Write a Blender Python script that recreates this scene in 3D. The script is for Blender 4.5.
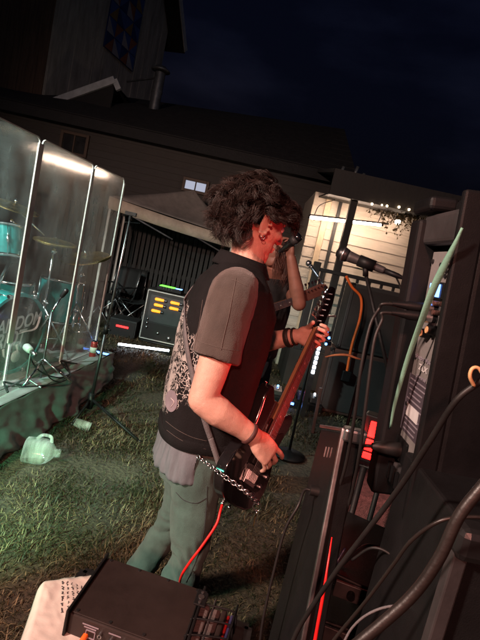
import bpy, bmesh, math, random
import numpy as np
from mathutils import Vector, Matrix, noise

random.seed(7); rng = np.random.default_rng(7)
R_ = math.radians
scn = bpy.context.scene
col = scn.collection
for o in list(bpy.data.objects): bpy.data.objects.remove(o)

# ------------------------------------------------------------------ camera
FPX, CAMH, PITCH, ROLL = 481.0, 1.55, R_(7.5), R_(12.5)
CAM = Vector((0, 0, CAMH))
cF = Vector((0, math.cos(PITCH), -math.sin(PITCH)))
_u0 = Vector((0, math.sin(PITCH), math.cos(PITCH)))
cR = Vector((1, 0, 0)) * math.cos(ROLL) + _u0 * math.sin(ROLL)
cU = Vector((-1, 0, 0)) * math.sin(ROLL) + _u0 * math.cos(ROLL)
cam = bpy.data.cameras.new('camera'); cam.sensor_fit = 'VERTICAL'; cam.sensor_height = 36
cam.lens = 36 * FPX / 640; cam.clip_start = .02; cam.clip_end = 500
camo = bpy.data.objects.new('camera', cam); col.objects.link(camo)
camo.matrix_world = Matrix(((cR.x, cU.x, -cF.x, CAM.x), (cR.y, cU.y, -cF.y, CAM.y), (cR.z, cU.z, -cF.z, CAM.z), (0, 0, 0, 1)))
scn.camera = camo
def at(x, y, Y):                       # survey helper: sight line through a photo point, cut at depth Y
    d = cF + cR * ((x - 240) / FPX) + cU * ((320 - y) / FPX); return CAM + d * (Y / d.y)
def gz(x, y, Z):                       # the same, cut at height Z
    d = cF + cR * ((x - 240) / FPX) + cU * ((320 - y) / FPX); return CAM + d * ((Z - CAMH) / d.z)

# ------------------------------------------------------------------ sky, added night fill, exposure
w = bpy.data.worlds.new('World'); scn.world = w; w.use_nodes = True
nt = w.node_tree; bg = nt.nodes['Background']
sky = nt.nodes.new('ShaderNodeTexSky'); sky.sky_type = 'NISHITA'; sky.sun_disc = False
sky.sun_elevation = R_(-2.6); sky.sun_rotation = R_(150); sky.altitude = 200; sky.dust_density = 1.0
hs = nt.nodes.new('ShaderNodeHueSaturation'); hs.inputs['Saturation'].default_value = .85
tn_ = nt.nodes.new('ShaderNodeMixRGB'); tn_.blend_type = 'MULTIPLY'; tn_.inputs[0].default_value = 1; tn_.inputs[2].default_value = (.30, .40, 1.0, 1)   # late dusk: the red of the glow is gone
nt.links.new(sky.outputs[0], hs.inputs['Color']); nt.links.new(hs.outputs[0], tn_.inputs[1])
ctc = nt.nodes.new('ShaderNodeTexCoord'); cmp_ = nt.nodes.new('ShaderNodeMapping'); cmp_.inputs['Scale'].default_value = (1.2, 1.2, 3.5); cln = nt.nodes.new('ShaderNodeTexNoise'); cln.inputs['Scale'].default_value = 2.6; cln.inputs['Detail'].default_value = 7
nt.links.new(ctc.outputs['Generated'], cmp_.inputs[0]); nt.links.new(cmp_.outputs[0], cln.inputs['Vector'])
clr = nt.nodes.new('ShaderNodeValToRGB'); clr.color_ramp.elements[0].position = .45; clr.color_ramp.elements[0].color = (.9, .9, .9, 1); clr.color_ramp.elements[1].position = .75; clr.color_ramp.elements[1].color = (2.8, 2.5, 2.1, 1)   # thin night cloud all round
clm = nt.nodes.new('ShaderNodeMixRGB'); clm.blend_type = 'MULTIPLY'; clm.inputs[0].default_value = 1
nt.links.new(cln.outputs[0], clr.inputs[0]); nt.links.new(tn_.outputs[0], clm.inputs[1]); nt.links.new(clr.outputs[0], clm.inputs[2]); nt.links.new(clm.outputs[0], bg.inputs[0])
bg.inputs[1].default_value = .052
def lamp(name, kind, loc, target, color, power, **kw):
    l = bpy.data.lights.new(name, kind); l.color = color; l.energy = power
    for k, v in kw.items(): setattr(l, k, v)
    o = bpy.data.objects.new(name, l); col.objects.link(o); o.location = loc
    o.rotation_euler = (Vector(target) - Vector(loc)).to_track_quat('-Z', 'Y').to_euler(); return o
lamp('night_fill', 'SUN', (0, 0, 8), (-1.2, 2, 6.2), (.75, .82, 1), .04, angle=R_(.5))  # no moon in view: weak light added to lift barn and roof edges
# stage lights of the band: a warm flood high behind the camera, a green wash from the left, a red wash from the right
lamp('stage_flood', 'SPOT', (-2.3, -.7, 2.9), (-.2, 3.3, .9), (1, .70, .58), 800, spot_size=R_(112), spot_blend=.7, shadow_soft_size=.14)
lamp('green_side_wash', 'SPOT', (-1.5, .55, .8), (-.12, 1.65, .42), (.15, 1, .66), 42, spot_size=R_(42), spot_blend=.8, shadow_soft_size=.05)
lamp('red_front_wash', 'SPOT', (-.45, -2.4, 2.8), (-.25, 1.7, .95), (1, .36, .27), 470, spot_size=R_(32), spot_blend=.7, shadow_soft_size=.12)
lamp('drum_light', 'SPOT', (-2.7, 2.0, 2.9), (-1.75, 3.9, .7), (.74, 1, .95), 800, spot_size=R_(78), spot_blend=.6, shadow_soft_size=.08)
lamp('green_wash', 'SPOT', (-1.35, .8, 1.05), (-.98, 2.95, .0), (.13, 1, .52), 300, spot_size=R_(50), spot_blend=.75, shadow_soft_size=.06)
lamp('red_wash', 'SPOT', (1.95, 2.0, 1.25), (.1, 2.3, 1.35), (1, .07, .06), 4, spot_size=R_(70), spot_blend=.7, shadow_soft_size=.05)
scn.view_settings.view_transform = 'Standard'; scn.view_settings.look = 'None'
scn.view_settings.exposure = .25; scn.view_settings.gamma = 1
scn.cycles.use_denoising = True
try: scn.cycles.denoiser = 'OPENIMAGEDENOISE'
except Exception: pass
scn.cycles.max_bounces = 8; scn.cycles.transparent_max_bounces = 16; scn.cycles.sample_clamp_indirect = 4
scn.cycles.caustics_reflective = False; scn.cycles.caustics_refractive = False

# ------------------------------------------------------------------ materials
def mat(name, c, rough=.6, metal=0., var=.2, vs=9., bump=.15, bs=70., spec=.5, coat=0., stretch=(1, 1, 1), sheen=0., rv=.12):
    m = bpy.data.materials.new(name); m.use_nodes = True; t = m.node_tree; b = t.nodes['Principled BSDF']
    tc = t.nodes.new('ShaderNodeTexCoord'); mp = t.nodes.new('ShaderNodeMapping'); mp.inputs['Scale'].default_value = stretch
    t.links.new(tc.outputs['Object'], mp.inputs[0])
    n = t.nodes.new('ShaderNodeTexNoise'); n.inputs['Scale'].default_value = vs; n.inputs['Detail'].default_value = 6; n.inputs['Roughness'].default_value = .65
    t.links.new(mp.outputs[0], n.inputs['Vector'])
    r = t.nodes.new('ShaderNodeValToRGB'); r.color_ramp.elements[0].position = .3; r.color_ramp.elements[1].position = .72
    r.color_ramp.elements[0].color = [max(0, x * (1 - var)) for x in c] + [1]; r.color_ramp.elements[1].color = [min(1, x * (1 + var)) for x in c] + [1]
    t.links.new(n.outputs[0], r.inputs[0]); t.links.new(r.outputs[0], b.inputs['Base Color'])
    b.inputs['Metallic'].default_value = metal; b.inputs['Specular IOR Level'].default_value = spec; b.inputs['Coat Weight'].default_value = coat
    b.inputs['Sheen Weight'].default_value = sheen
    mr = t.nodes.new('ShaderNodeMapRange'); mr.inputs['To Min'].default_value = max(.02, rough - rv); mr.inputs['To Max'].default_value = min(1, rough + rv)
    t.links.new(n.outputs[0], mr.inputs[0]); t.links.new(mr.outputs[0], b.inputs['Roughness'])
    if bump:
        n2 = t.nodes.new('ShaderNodeTexNoise'); n2.inputs['Scale'].default_value = bs; n2.inputs['Detail'].default_value = 4
        t.links.new(mp.outputs[0], n2.inputs['Vector'])
        bp = t.nodes.new('ShaderNodeBump'); bp.inputs['Strength'].default_value = bump; bp.inputs['Distance'].default_value = .004
        t.links.new(n2.outputs[0], bp.inputs['Height']); t.links.new(bp.outputs[0], b.inputs['Normal'])
    m['base'] = 0
    return m
def emit(name, c, s, base=(.02, .02, .02)):
    m = bpy.data.materials.new(name); m.use_nodes = True; b = m.node_tree.nodes['Principled BSDF']
    b.inputs['Base Color'].default_value = (*base, 1); b.inputs['Emission Color'].default_value = (*c, 1); b.inputs['Emission Strength'].default_value = s
    return m
def plexi(name, tint=(.97, .99, .98), rough=.11, haze=.05):
    m = bpy.data.materials.new(name); m.use_nodes = True; t = m.node_tree; t.nodes.remove(t.nodes['Principled BSDF'])
    out = t.nodes['Material Output']
    tr = t.nodes.new('ShaderNodeBsdfTransparent'); tr.inputs[0].default_value = (*tint, 1)
    gl = t.nodes.new('ShaderNodeBsdfGlossy'); gl.inputs['Roughness'].default_value = rough; gl.inputs[0].default_value = (1, 1, 1, 1)
    fr = t.nodes.new('ShaderNodeFresnel'); fr.inputs[0].default_value = 1.68
    mx = t.nodes.new('ShaderNodeMixShader'); ge = t.nodes.new('ShaderNodeNewGeometry'); fb = t.nodes.new('ShaderNodeMath'); fb.operation = 'SUBTRACT'; fb.inputs[0].default_value = 1; t.links.new(ge.outputs['Backfacing'], fb.inputs[1])
    fm = t.nodes.new('ShaderNodeMath'); fm.operation = 'MULTIPLY'; t.links.new(fr.outputs[0], fm.inputs[0]); t.links.new(fb.outputs[0], fm.inputs[1]); t.links.new(fm.outputs[0], mx.inputs[0]); t.links.new(tr.outputs[0], mx.inputs[1]); t.links.new(gl.outputs[0], mx.inputs[2])
    df = t.nodes.new('ShaderNodeBsdfDiffuse'); df.inputs[0].default_value = (.8, .82, .8, 1)
    tc = t.nodes.new('ShaderNodeTexCoord'); n = t.nodes.new('ShaderNodeTexNoise'); n.inputs['Scale'].default_value = 5; n.inputs['Detail'].default_value = 8
    mp = t.nodes.new('ShaderNodeMapping'); mp.inputs['Scale'].default_value = (6, 1, .7); t.links.new(tc.outputs['Object'], mp.inputs[0]); t.links.new(mp.outputs[0], n.inputs['Vector'])
    rm = t.nodes.new('ShaderNodeMapRange'); rm.inputs['From Min'].default_value = .35; rm.inputs['From Max'].default_value = .8; rm.inputs['To Min'].default_value = haze * .3; rm.inputs['To Max'].default_value = haze * 2
    t.links.new(n.outputs[0], rm.inputs[0])
    m2 = t.nodes.new('ShaderNodeMixShader'); t.links.new(rm.outputs[0], m2.inputs[0]); t.links.new(mx.outputs[0], m2.inputs[1]); t.links.new(df.outputs[0], m2.inputs[2])
    t.links.new(m2.outputs[0], out.inputs[0]); return m
MT = {}
def mm(k, *a, **kw):
    MT[k] = mat(k, *a, **kw); return MT[k]
mm('black_plastic', (.0055, .0055, .006), .5, bump=.10, bs=420, var=.3, spec=.2)
mm('black_paint', (.007, .007, .0075), .5, bump=.2, bs=400, var=.3, spec=.22)
mm('black_rubber', (.010, .0095, .0095), .5, bump=.1, bs=120, var=.35, spec=.35)
mm('cable_brown', (.013, .010, .009), .42, bump=.12, bs=150)
mm('dark_metal', (.05, .05, .052), .38, .8, bump=.08)
mm('chrome', (.75, .75, .76), .18, 1, bump=.03, var=.1)
mm('steel', (.42, .42, .43), .36, 1, bump=.08)
mm('tolex', (.022, .019, .018), .62, bump=.7, bs=420, var=.35)
mm('brown_tolex', (.060, .024, .018), .6, bump=.6, bs=300, var=.35)
mm('grille_cloth', (.022, .017, .016), .85, bump=.8, bs=500)
mm('red_carpet', (.17, .055, .055), .95, bump=1., bs=260, var=.5, vs=60)
mm('grey_panel', (.18, .165, .16), .55, bump=.2, bs=200, var=.18)
mm('panel_dark', (.032, .029, .03), .5, bump=.15, var=.25)
mm('white_plastic', (.62, .60, .57), .4, bump=.1)
mm('off_white', (.55, .52, .48), .55, bump=.2)
mm('print_white', (.55, .52, .52), .7, bump=0)
mm('print_grey', (.22, .19, .22), .7, bump=0)
mm('plate_violet', (.06, .048, .06), .5, bump=.1)
mm('teal_shell', (.02, .25, .24), .22, .25, var=.25, vs=40, bump=.05, coat=.6)
mm('teal_cloth', (.15, .33, .25), .8, bump=.15, bs=300)
mm('teal_plastic', (.03, .13, .12), .5)
mm('drum_black', (.012, .012, .013), .3, bump=.1)
mm('drum_skin', (.55, .55, .53), .5, bump=.2)
mm('brass', (.62, .42, .15), .3, 1, bump=.15, bs=30)
mm('deck_board', (.16, .15, .14), .7, stretch=(6, 1, 6), vs=7, bump=.5, var=.3)
mm('skirt', (.15, .15, .155), .75, bump=.4, bs=300, var=.25, sheen=.15)
mm('orange', (.75, .12, .015), .5)
mm('red_cable', (.65, .012, .012), .4, bump=.1)
mm('tan_clip', (.55, .33, .16), .5)
mm('tan_siding', (.44, .385, .32), .65, stretch=(1, 6, 6), vs=6, bump=.3, bs=40, var=.14)
mm('tan_trim', (.44, .35, .24), .6, bump=.25)
mm('grey_siding', (.046, .039, .036), .75, stretch=(1, 4, 4), vs=6, bump=.4, bs=40, var=.22)
mm('shingle', (.014, .013, .014), .9, bump=.9, bs=26, var=.4)
mm('barn_boards', (.30, .28, .255), .85, stretch=(1, 1, .2), vs=7, bump=.6, bs=30, var=.35)
mm('barn_brown', (.10, .060, .040), .85, stretch=(5, 1, .4), vs=5, bump=.6, bs=30, var=.4)
mm('gutter', (.42, .44, .46), .5, bump=.2)
mm('stove_pipe', (.16, .17, .18), .42, .7, bump=.25, bs=25, var=.3)
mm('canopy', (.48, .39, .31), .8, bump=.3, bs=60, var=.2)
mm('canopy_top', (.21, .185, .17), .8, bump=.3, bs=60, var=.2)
mm('fence_black', (.014, .011, .010), .7, stretch=(3, 3, .4), bump=.4, var=.4)
mm('rail_black', (.012, .012, .012), .55, bump=.2)
mm('vine', (.12, .085, .04), .85, var=.5)
mm('window_frame', (.07, .042, .028), .6)
mm('skin', (.62, .37, .29), .5, var=.15, vs=30, bump=.4, bs=420, spec=.4)
mm('skin_dim', (.21, .095, .068), .5, var=.15, vs=30, bump=.3, bs=340, spec=.4)  # darker copy of the skin, the dim light behind put into the colour
MT['skin'].node_tree.nodes['Principled BSDF'].inputs['Subsurface Weight'].default_value = .12
MT['skin'].node_tree.nodes['Principled BSDF'].inputs['Subsurface Radius'].default_value = (.012, .004, .002)
mm('hair', (.024, .0145, .0115), .5, var=.5, vs=60, bump=0, spec=.5)
mm('hair_brown', (.07, .025, .016), .5, var=.4, vs=60, bump=0)
mm('eye_white', (.7, .68, .65), .2, bump=0)
mm('iris', (.05, .03, .02), .15, bump=0)
mm('lip', (.42, .17, .15), .45)
mm('tee', (.062, .049, .042), .9, bump=.7, bs=420, var=.25, vs=12, sheen=.25)
mm('tee_seam', (.13, .11, .10), .9, bump=.5, bs=500)
mm('tee_black', (.02, .017, .018), .9, bump=.6, bs=400)
mm('shirt_tail', (.14, .15, .175), .9, bump=.6, bs=380, var=.3, stretch=(3, 3, .7))
mm('jeans', (.058, .104, .092), .88, bump=.7, bs=520, var=.3, vs=14, sheen=.1)
mm('jeans_dark', (.03, .032, .04), .88, bump=.7, bs=520)
mm('leather', (.03, .022, .018), .5, bump=.5, bs=200)
mm('strap', (.12, .118, .125), .7, bump=.5, bs=300)
mm('wrist_band', (.06, .022, .02), .6, bump=.4)
mm('guitar_black', (.010, .009, .010), .16, bump=.02, coat=.8)
mm('guitar_red_lit', (.5, .02, .02), .2, bump=.02, coat=.8)  # the red light on the rear guitar is put into its colour
mm('rosewood', (.075, .028, .02), .5, stretch=(1, 8, 8), bump=.2)
mm('maple', (.40, .22, .11), .4, stretch=(1, 8, 8), bump=.1)
mm('bag', (.56, .50, .45), .55, bump=.5, bs=24, var=.08)
mm('ink', (.03, .025, .03), .8, bump=0)
mm('device', (.020, .0135, .012), .5, bump=.06, bs=500, var=.25, spec=.35)
mm('crate_grey', (.09, .066, .062), .75, bump=.5, bs=160, var=.3)
mm('foil_red', (.6, .03, .03), .35, bump=.3)
mm('foil_blue', (.03, .03, .08), .35, bump=.3)
mm('milk', (.62, .64, .62), .42, bump=.2)
mm('can_red', (.45, .05, .05), .3, .5, bump=.1)
mm('sticker', (.5, .52, .52), .5, bump=0)
mm('quilt_blue', (.04, .08, .26), .7); mm('quilt_navy', (.015, .03, .13), .7); mm('quilt_rust', (.22, .075, .04), .7)
mm('quilt_cream', (.27, .26, .29), .7); mm('quilt_gold', (.22, .14, .05), .7)
mm('tarp_black', (.012, .011, .011), .7, bump=.5, bs=30)
MT['plexi'] = plexi('plexi', haze=.20); MT['clear'] = plexi('clear', (.9, .95, .93), .08, .22)
MT['milk'] = plexi('milk_plastic', (.90, .94, .92), .15, .22)
MT['tube_lit'] = emit('tube_lit', (1, .72, .54), 95)
MT['led_white'] = emit('led_white', (.80, .90, 1), 14)
MT['led_red'] = emit('led_red', (1, .005, .004), 9)
MT['led_red_dim'] = emit('led_red_dim', (1, .02, .02), 4)
MT['led_green'] = emit('led_green', (.12, 1, .05), 3)
MT['led_blue'] = emit('led_blue', (.10, .28, 1), 7)
MT['lcd_blue'] = emit('lcd_blue', (.12, .30, 1), 5)
MT['valve_glow'] = emit('valve_glow', (1, .27, .012), 2.2)
MT['fairy'] = emit('fairy', (1, .72, .42), 12)
MT['lit_window'] = emit('lit_window', (.72, .78, 1), .45)
MT['spark'] = emit('spark', (.8, .9, 1), 18)

# ------------------------------------------------------------------ geometry helpers
V = Vector
def cr(pts, n=8):                       # Catmull-Rom through the points
    P = [V(p) for p in pts]; P = [P[0] * 2 - P[1]] + P + [P[-1] * 2 - P[-2]]; out = []
    for i in range(1, len(P) - 2):
        for k in range(n):
            t = k / n; a, b, c, d = P[i - 1:i + 3]
            out.append(.5 * (2 * b + (c - a) * t + (2 * a - 5 * b + 4 * c - d) * t * t + (3 * b - a - 3 * c + d) * t ** 3))
    out.append(P[-2].copy()); return out
def lerpl(vals, n):                     # resample a list linearly
    x = np.linspace(0, len(vals) - 1, n); return list(np.interp(x, range(len(vals)), vals))
def frame(d):
    d = V(d).normalized(); a = V((0, 0, 1)) if abs(d.z) < .9 else V((1, 0, 0))
    s = d.cross(a).normalized(); return s, s.cross(d).normalized(), d
def basis(x, y, z, o):
    return Matrix(((x[0], y[0], z[0], o[0]), (x[1], y[1], z[1], o[1]), (x[2], y[2], z[2], o[2]), (0, 0, 0, 1)))
INV = {}
class MB:
    def __init__(s): s.v = []; s.f = []
    def add(s, vs, fs):
        o = len(s.v); s.v += [V(v) for v in vs]; s.f += [tuple(i + o for i in f) for f in fs]; return s
    def box(s, c, size, rot=None):
        c = V(c); h = V(size) * .5; vs = []
        for z in (-1, 1):
            for x, y in ((-1, -1), (1, -1), (1, 1), (-1, 1)):
                p = V((x * h.x, y * h.y, z * h.z)); vs.append(c + (rot @ p if rot else p))
        return s.add(vs, [(3, 2, 1, 0), (4, 5, 6, 7), (0, 1, 5, 4), (1, 2, 6, 5), (2, 3, 7, 6), (3, 0, 4, 7)])
    def bar(s, p0, p1, wx, wy, up=None):   # box-section bar between points
        p0, p1 = V(p0), V(p1); d = (p1 - p0).normalized()
        a = V(up) if up else (V((0, 0, 1)) if abs(d.z) < .9 else V((0, 1, 0)))
        x = d.cross(a).normalized() * wx * .5; y = x.cross(d).normalized() * wy * .5
        vs = [p + i * x + j * y for p in (p0, p1) for i, j in ((-1, -1), (1, -1), (1, 1), (-1, 1))]
        return s.add(vs, [(3, 2, 1, 0), (4, 5, 6, 7), (0, 1, 5, 4), (1, 2, 6, 5), (2, 3, 7, 6), (3, 0, 4, 7)])
    def tube(s, pts, r, n=8, cap=True):
        P = [V(p) for p in pts]; m = len(P); r = r if isinstance(r, (list, tuple)) else [r] * m
        if len(r) != m: r = lerpl(r, m)
        side = None; vs = []
        for i in range(m):
            d = (P[min(i + 1, m - 1)] - P[max(i - 1, 0)])
            d = d.normalized() if d.length > 1e-9 else V((0, 0, 1))
            if side is None: side = frame(d)[0]
            side = (side - d * side.dot(d)); side = side.normalized() if side.length > 1e-6 else frame(d)[0]
            up = side.cross(d)
            for k in range(n):
                a = 2 * math.pi * k / n; vs.append(P[i] + side * (r[i] * math.cos(a)) + up * (r[i] * math.sin(a)))
        fs = [(i * n + k, i * n + (k + 1) % n, (i + 1) * n + (k + 1) % n, (i + 1) * n + k) for i in range(m - 1) for k in range(n)]
        if cap: fs += [tuple(range(n))[::-1], tuple((m - 1) * n + k for k in range(n))]
        return s.add(vs, fs)
    def cyl(s, p0, p1, r0, r1=None, n=14): return s.tube([p0, p1], [r0, r0 if r1 is None else r1], n)
    def cap(s, p0, p1, r0, r1=None, n=12):  # capsule
        p0, p1 = V(p0), V(p1); r1 = r0 if r1 is None else r1; d = (p1 - p0).normalized(); P = []; Rr = []
        for a in (-85, -60, -30, 0): P.append(p0 + d * r0 * math.sin(R_(a))); Rr.append(r0 * math.cos(R_(a)))
        for a in (0, 30, 60, 85): P.append(p1 + d * r1 * math.sin(R_(a))); Rr.append(r1 * math.cos(R_(a)))
        return s.tube(P, Rr, n)
    def lathe(s, prof, mtx=None, n=24):     # profile of (r, z)
        mtx = mtx or Matrix(); vs = []; m = len(prof)
        for r, z in prof:
            for k in range(n):
                a = 2 * math.pi * k / n; vs.append(mtx @ V((r * math.cos(a), r * math.sin(a), z)))
        fs = [(i * n + k, i * n + (k + 1) % n, (i + 1) * n + (k + 1) % n, (i + 1) * n + k) for i in range(m - 1) for k in range(n)]
        if prof[0][0] > 1e-5: fs.append(tuple(range(n))[::-1])
        if prof[-1][0] > 1e-5: fs.append(tuple((m - 1) * n + k for k in range(n)))
        return s.add(vs, fs)
    def ball(s, c, r, rot=None, nu=16, nv=10):
        c = V(c); r = V((r, r, r)) if not hasattr(r, '__len__') else V(r); vs = []
        for i in range(nv + 1):
            t = math.pi * (i + .02) / (nv + .04)
            for k in range(nu):
                a = 2 * math.pi * k / nu; p = V((r.x * math.sin(t) * math.cos(a), r.y * math.sin(t) * math.sin(a), -r.z * math.cos(t)))
                vs.append(c + (rot @ p if rot else p))
        fs = [(i * nu + k, i * nu + (k + 1) % nu, (i + 1) * nu + (k + 1) % nu, (i + 1) * nu + k) for i in range(nv) for k in range(nu)]
        fs += [tuple(range(nu))[::-1], tuple(nv * nu + k for k in range(nu))]
        return s.add(vs, fs)
    def prism(s, out, z0, z1, mtx=None):
        mtx = mtx or Matrix(); n = len(out)
        vs = [mtx @ V((x, y, z0)) for x, y in out] + [mtx @ V((x, y, z1)) for x, y in out]
        return s.add(vs, [tuple(range(n))[::-1], tuple(range(n, 2 * n))] + [(k, (k + 1) % n, n + (k + 1) % n, n + k) for k in range(n)])
    def loft(s, rings):                     # list of closed rings with equal counts
        n = len(rings[0]); vs = [p for r in rings for p in r]; m = len(rings)
        fs = [(i * n + k, i * n + (k + 1) % n, (i + 1) * n + (k + 1) % n, (i + 1) * n + k) for i in range(m - 1) for k in range(n)]
        return s.add(vs, fs + [tuple(range(n))[::-1], tuple((m - 1) * n + k for k in range(n))])
    def grid(s, fn, nu, nv):
        vs = [fn(i / nu, j / nv) for j in range(nv + 1) for i in range(nu + 1)]; q = nu + 1
        return s.add(vs, [(j * q + i, j * q + i + 1, (j + 1) * q + i + 1, (j + 1) * q + i) for j in range(nv) for i in range(nu)])
    def mesh(s, name):
        me = bpy.data.meshes.new(name); me.from_pydata([tuple(v) for v in s.v], [], s.f); me.update(); return me
    def build(s, name, m, parent=None, smooth=False, bevel=0, solid=0, sub=0, seg=2, auto=None):
        inv = INV.get(parent.name) if parent else None
        if inv is not None: s.v = [inv @ v for v in s.v]
        me = s.mesh(name); return finish(me, name, m, parent, smooth, bevel, solid, sub, seg, auto)
def finish(me, name, m, parent=None, smooth=False, bevel=0, solid=0, sub=0, seg=2, auto=None):
    o = bpy.data.objects.new(name, me); col.objects.link(o)
    me.materials.append(MT[m] if isinstance(m, str) else m)
    if smooth or auto:
        me.polygons.foreach_set('use_smooth', [True] * len(me.polygons))
        if auto or not smooth:
            me.set_sharp_from_angle(angle=R_(auto or 40))
    if parent is not None:
        o.parent = parent; INV[o.name] = INV.get(parent.name)
    else: INV[o.name] = None
    if solid:
        q = o.modifiers.new('solid', 'SOLIDIFY'); q.thickness = solid; q.offset = 0
    if bevel:
        q = o.modifiers.new('bevel', 'BEVEL'); q.width = bevel; q.segments = seg; q.limit_method = 'ANGLE'; q.angle_limit = R_(40); q.harden_normals = False
    if sub:
        q = o.modifiers.new('sub', 'SUBSURF'); q.levels = sub; q.render_levels = sub
    return o
def tag(o, label, cat=None, group=None, kind=None):
    if label: o['label'] = label
    if cat: o['category'] = cat
    if group: o['group'] = group
    if kind: o['kind'] = kind
    return o
def thing(name, label, cat, loc=(0, 0, 0), group=None, mtx=None):
    """Empty at the thing's base. With loc: parts are given in world space. With mtx: parts are given in the thing's own space."""
    o = bpy.data.objects.new(name, None); col.objects.link(o); o.empty_display_size = .1
    if mtx is not None: o.matrix_world = mtx; INV[o.name] = None
    else: o.location = loc; INV[o.name] = Matrix.Translation(-V(loc))
    return tag(o, label, cat, group)
def copy_tree(o, parent=None):
    c = o.copy(); col.objects.link(c); c.parent = parent
    for ch in list(o.children): copy_tree(ch, c)
    return c
def struct(name, mb, m, **k):
    o = mb.build(name, m, **k); o['kind'] = 'structure'; return o
def fuse(mb, name, m, voxel, parent=None, sm=6, disp=None, seamless=True):
    """union of overlapping solids into one continuous skin"""
    me = mb.mesh('tmp'); o = bpy.data.objects.new('tmp', me); col.objects.link(o)
    q = o.modifiers.new('r', 'REMESH'); q.mode = 'VOXEL'; q.voxel_size = voxel; q.use_smooth_shade = True
    if sm:
        q = o.modifiers.new('s', 'SMOOTH'); q.factor = .5; q.iterations = sm
    dg = bpy.context.evaluated_depsgraph_get(); ev = o.evaluated_get(dg)
    nm = bpy.data.meshes.new_from_object(ev, depsgraph=dg); nm.materials.clear()
    bpy.data.objects.remove(o); bpy.data.meshes.remove(me)
    if disp:
        n = len(nm.vertices); co = np.empty(n * 3); no = np.empty(n * 3)
        nm.vertices.foreach_get('co', co); nm.vertex_normals.foreach_get('vector', no)
        co = co.reshape(-1, 3); no = no.reshape(-1, 3); d = np.array([disp(V(p)) for p in co])
        co += no * d[:, None]; nm.vertices.foreach_set('co', co.ravel()); nm.update()
    inv = INV.get(parent.name) if parent else None
    if inv is not None: nm.transform(inv)
    return finish(nm, name, m, parent, smooth=True)
def text(name, s, m, size, mtx, parent, shear=0., extrude=.0006, align='CENTER', xs=1.):
    c = bpy.data.curves.new(name, 'FONT'); c.body = s; c.size = size; c.shear = shear; c.extrude = extrude; c.align_x = align; c.align_y = 'CENTER'; c.offset = size * .02
    o = bpy.data.objects.new('tmp', c); col.objects.link(o)
    dg = bpy.context.evaluated_depsgraph_get(); me = bpy.data.meshes.new_from_object(o.evaluated_get(dg), depsgraph=dg)
    bpy.data.objects.remove(o); me.materials.clear()
    me.transform(mtx @ Matrix.Diagonal((xs, 1, 1, 1)))
    inv = INV.get(parent.name)
    if inv is not None: me.transform(inv)
    return finish(me, name, m, parent)
def nz(p, s, seed=0.): return noise.noise(V((p[0] * s + seed, p[1] * s - seed, p[2] * s + seed * .37)))

# ================================================================== THE SETTING
def ground_mat():
    m = bpy.data.materials.new('trampled_soil'); m.use_nodes = True; t = m.node_tree; b = t.nodes['Principled BSDF']
    tc = t.nodes.new('ShaderNodeTexCoord')
    def N(s, d=8): 
        n = t.nodes.new('ShaderNodeTexNoise'); n.inputs['Scale'].default_value = s; n.inputs['Detail'].default_value = d; t.links.new(tc.outputs['Object'], n.inputs['Vector']); return n
    n1, n2 = N(1.3), N(38)
    r = t.nodes.new('ShaderNodeValToRGB'); e = r.color_ramp.elements
    e[0].position = .36; e[0].color = (.045, .032, .021, 1); e[1].position = .66; e[1].color = (.10, .078, .046, 1)
    r2 = t.nodes.new('ShaderNodeValToRGB'); r2.color_ramp.elements[0].position = .35; r2.color_ramp.elements[0].color = (.4, .4, .4, 1); r2.color_ramp.elements[1].position = .7
    mx = t.nodes.new('ShaderNodeMixRGB'); mx.blend_type = 'MULTIPLY'; mx.inputs[0].default_value = 1
    t.links.new(n1.outputs[0], r.inputs[0]); t.links.new(n2.outputs[0], r2.inputs[0]); t.links.new(r.outputs[0], mx.inputs[1]); t.links.new(r2.outputs[0], mx.inputs[2])
    t.links.new(mx.outputs[0], b.inputs['Base Color']); b.inputs['Roughness'].default_value = .95
    bp = t.nodes.new('ShaderNodeBump'); bp.inputs['Strength'].default_value = 1; bp.inputs['Distance'].default_value = .02; t.links.new(n2.outputs[0], bp.inputs['Height']); t.links.new(bp.outputs[0], b.inputs['Normal'])
    return m
MT['soil'] = ground_mat()
def gh(x, y): return .022 * noise.noise(V((x * .9, y * .9, 3))) + .010 * noise.noise(V((x * 3.1, y * 3.1, 7)))
g = MB()
xs = sorted(set([-220, -80, -30, -14] + list(np.arange(-8, 8.01, .2)) + [14, 30, 80, 220])); ys = sorted(set([-220, -60, -20] + list(np.arange(-4, 12.01, .2)) + [20, 60, 220]))
q = len(xs); g.add([(x, y, gh(x, y)) for y in ys for x in xs], [(j * q + i, j * q + i + 1, (j + 1) * q + i + 1, (j + 1) * q + i) for j in range(len(ys) - 1) for i in range(q - 1)])
struct('ground', g, 'soil', smooth=True)

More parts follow.
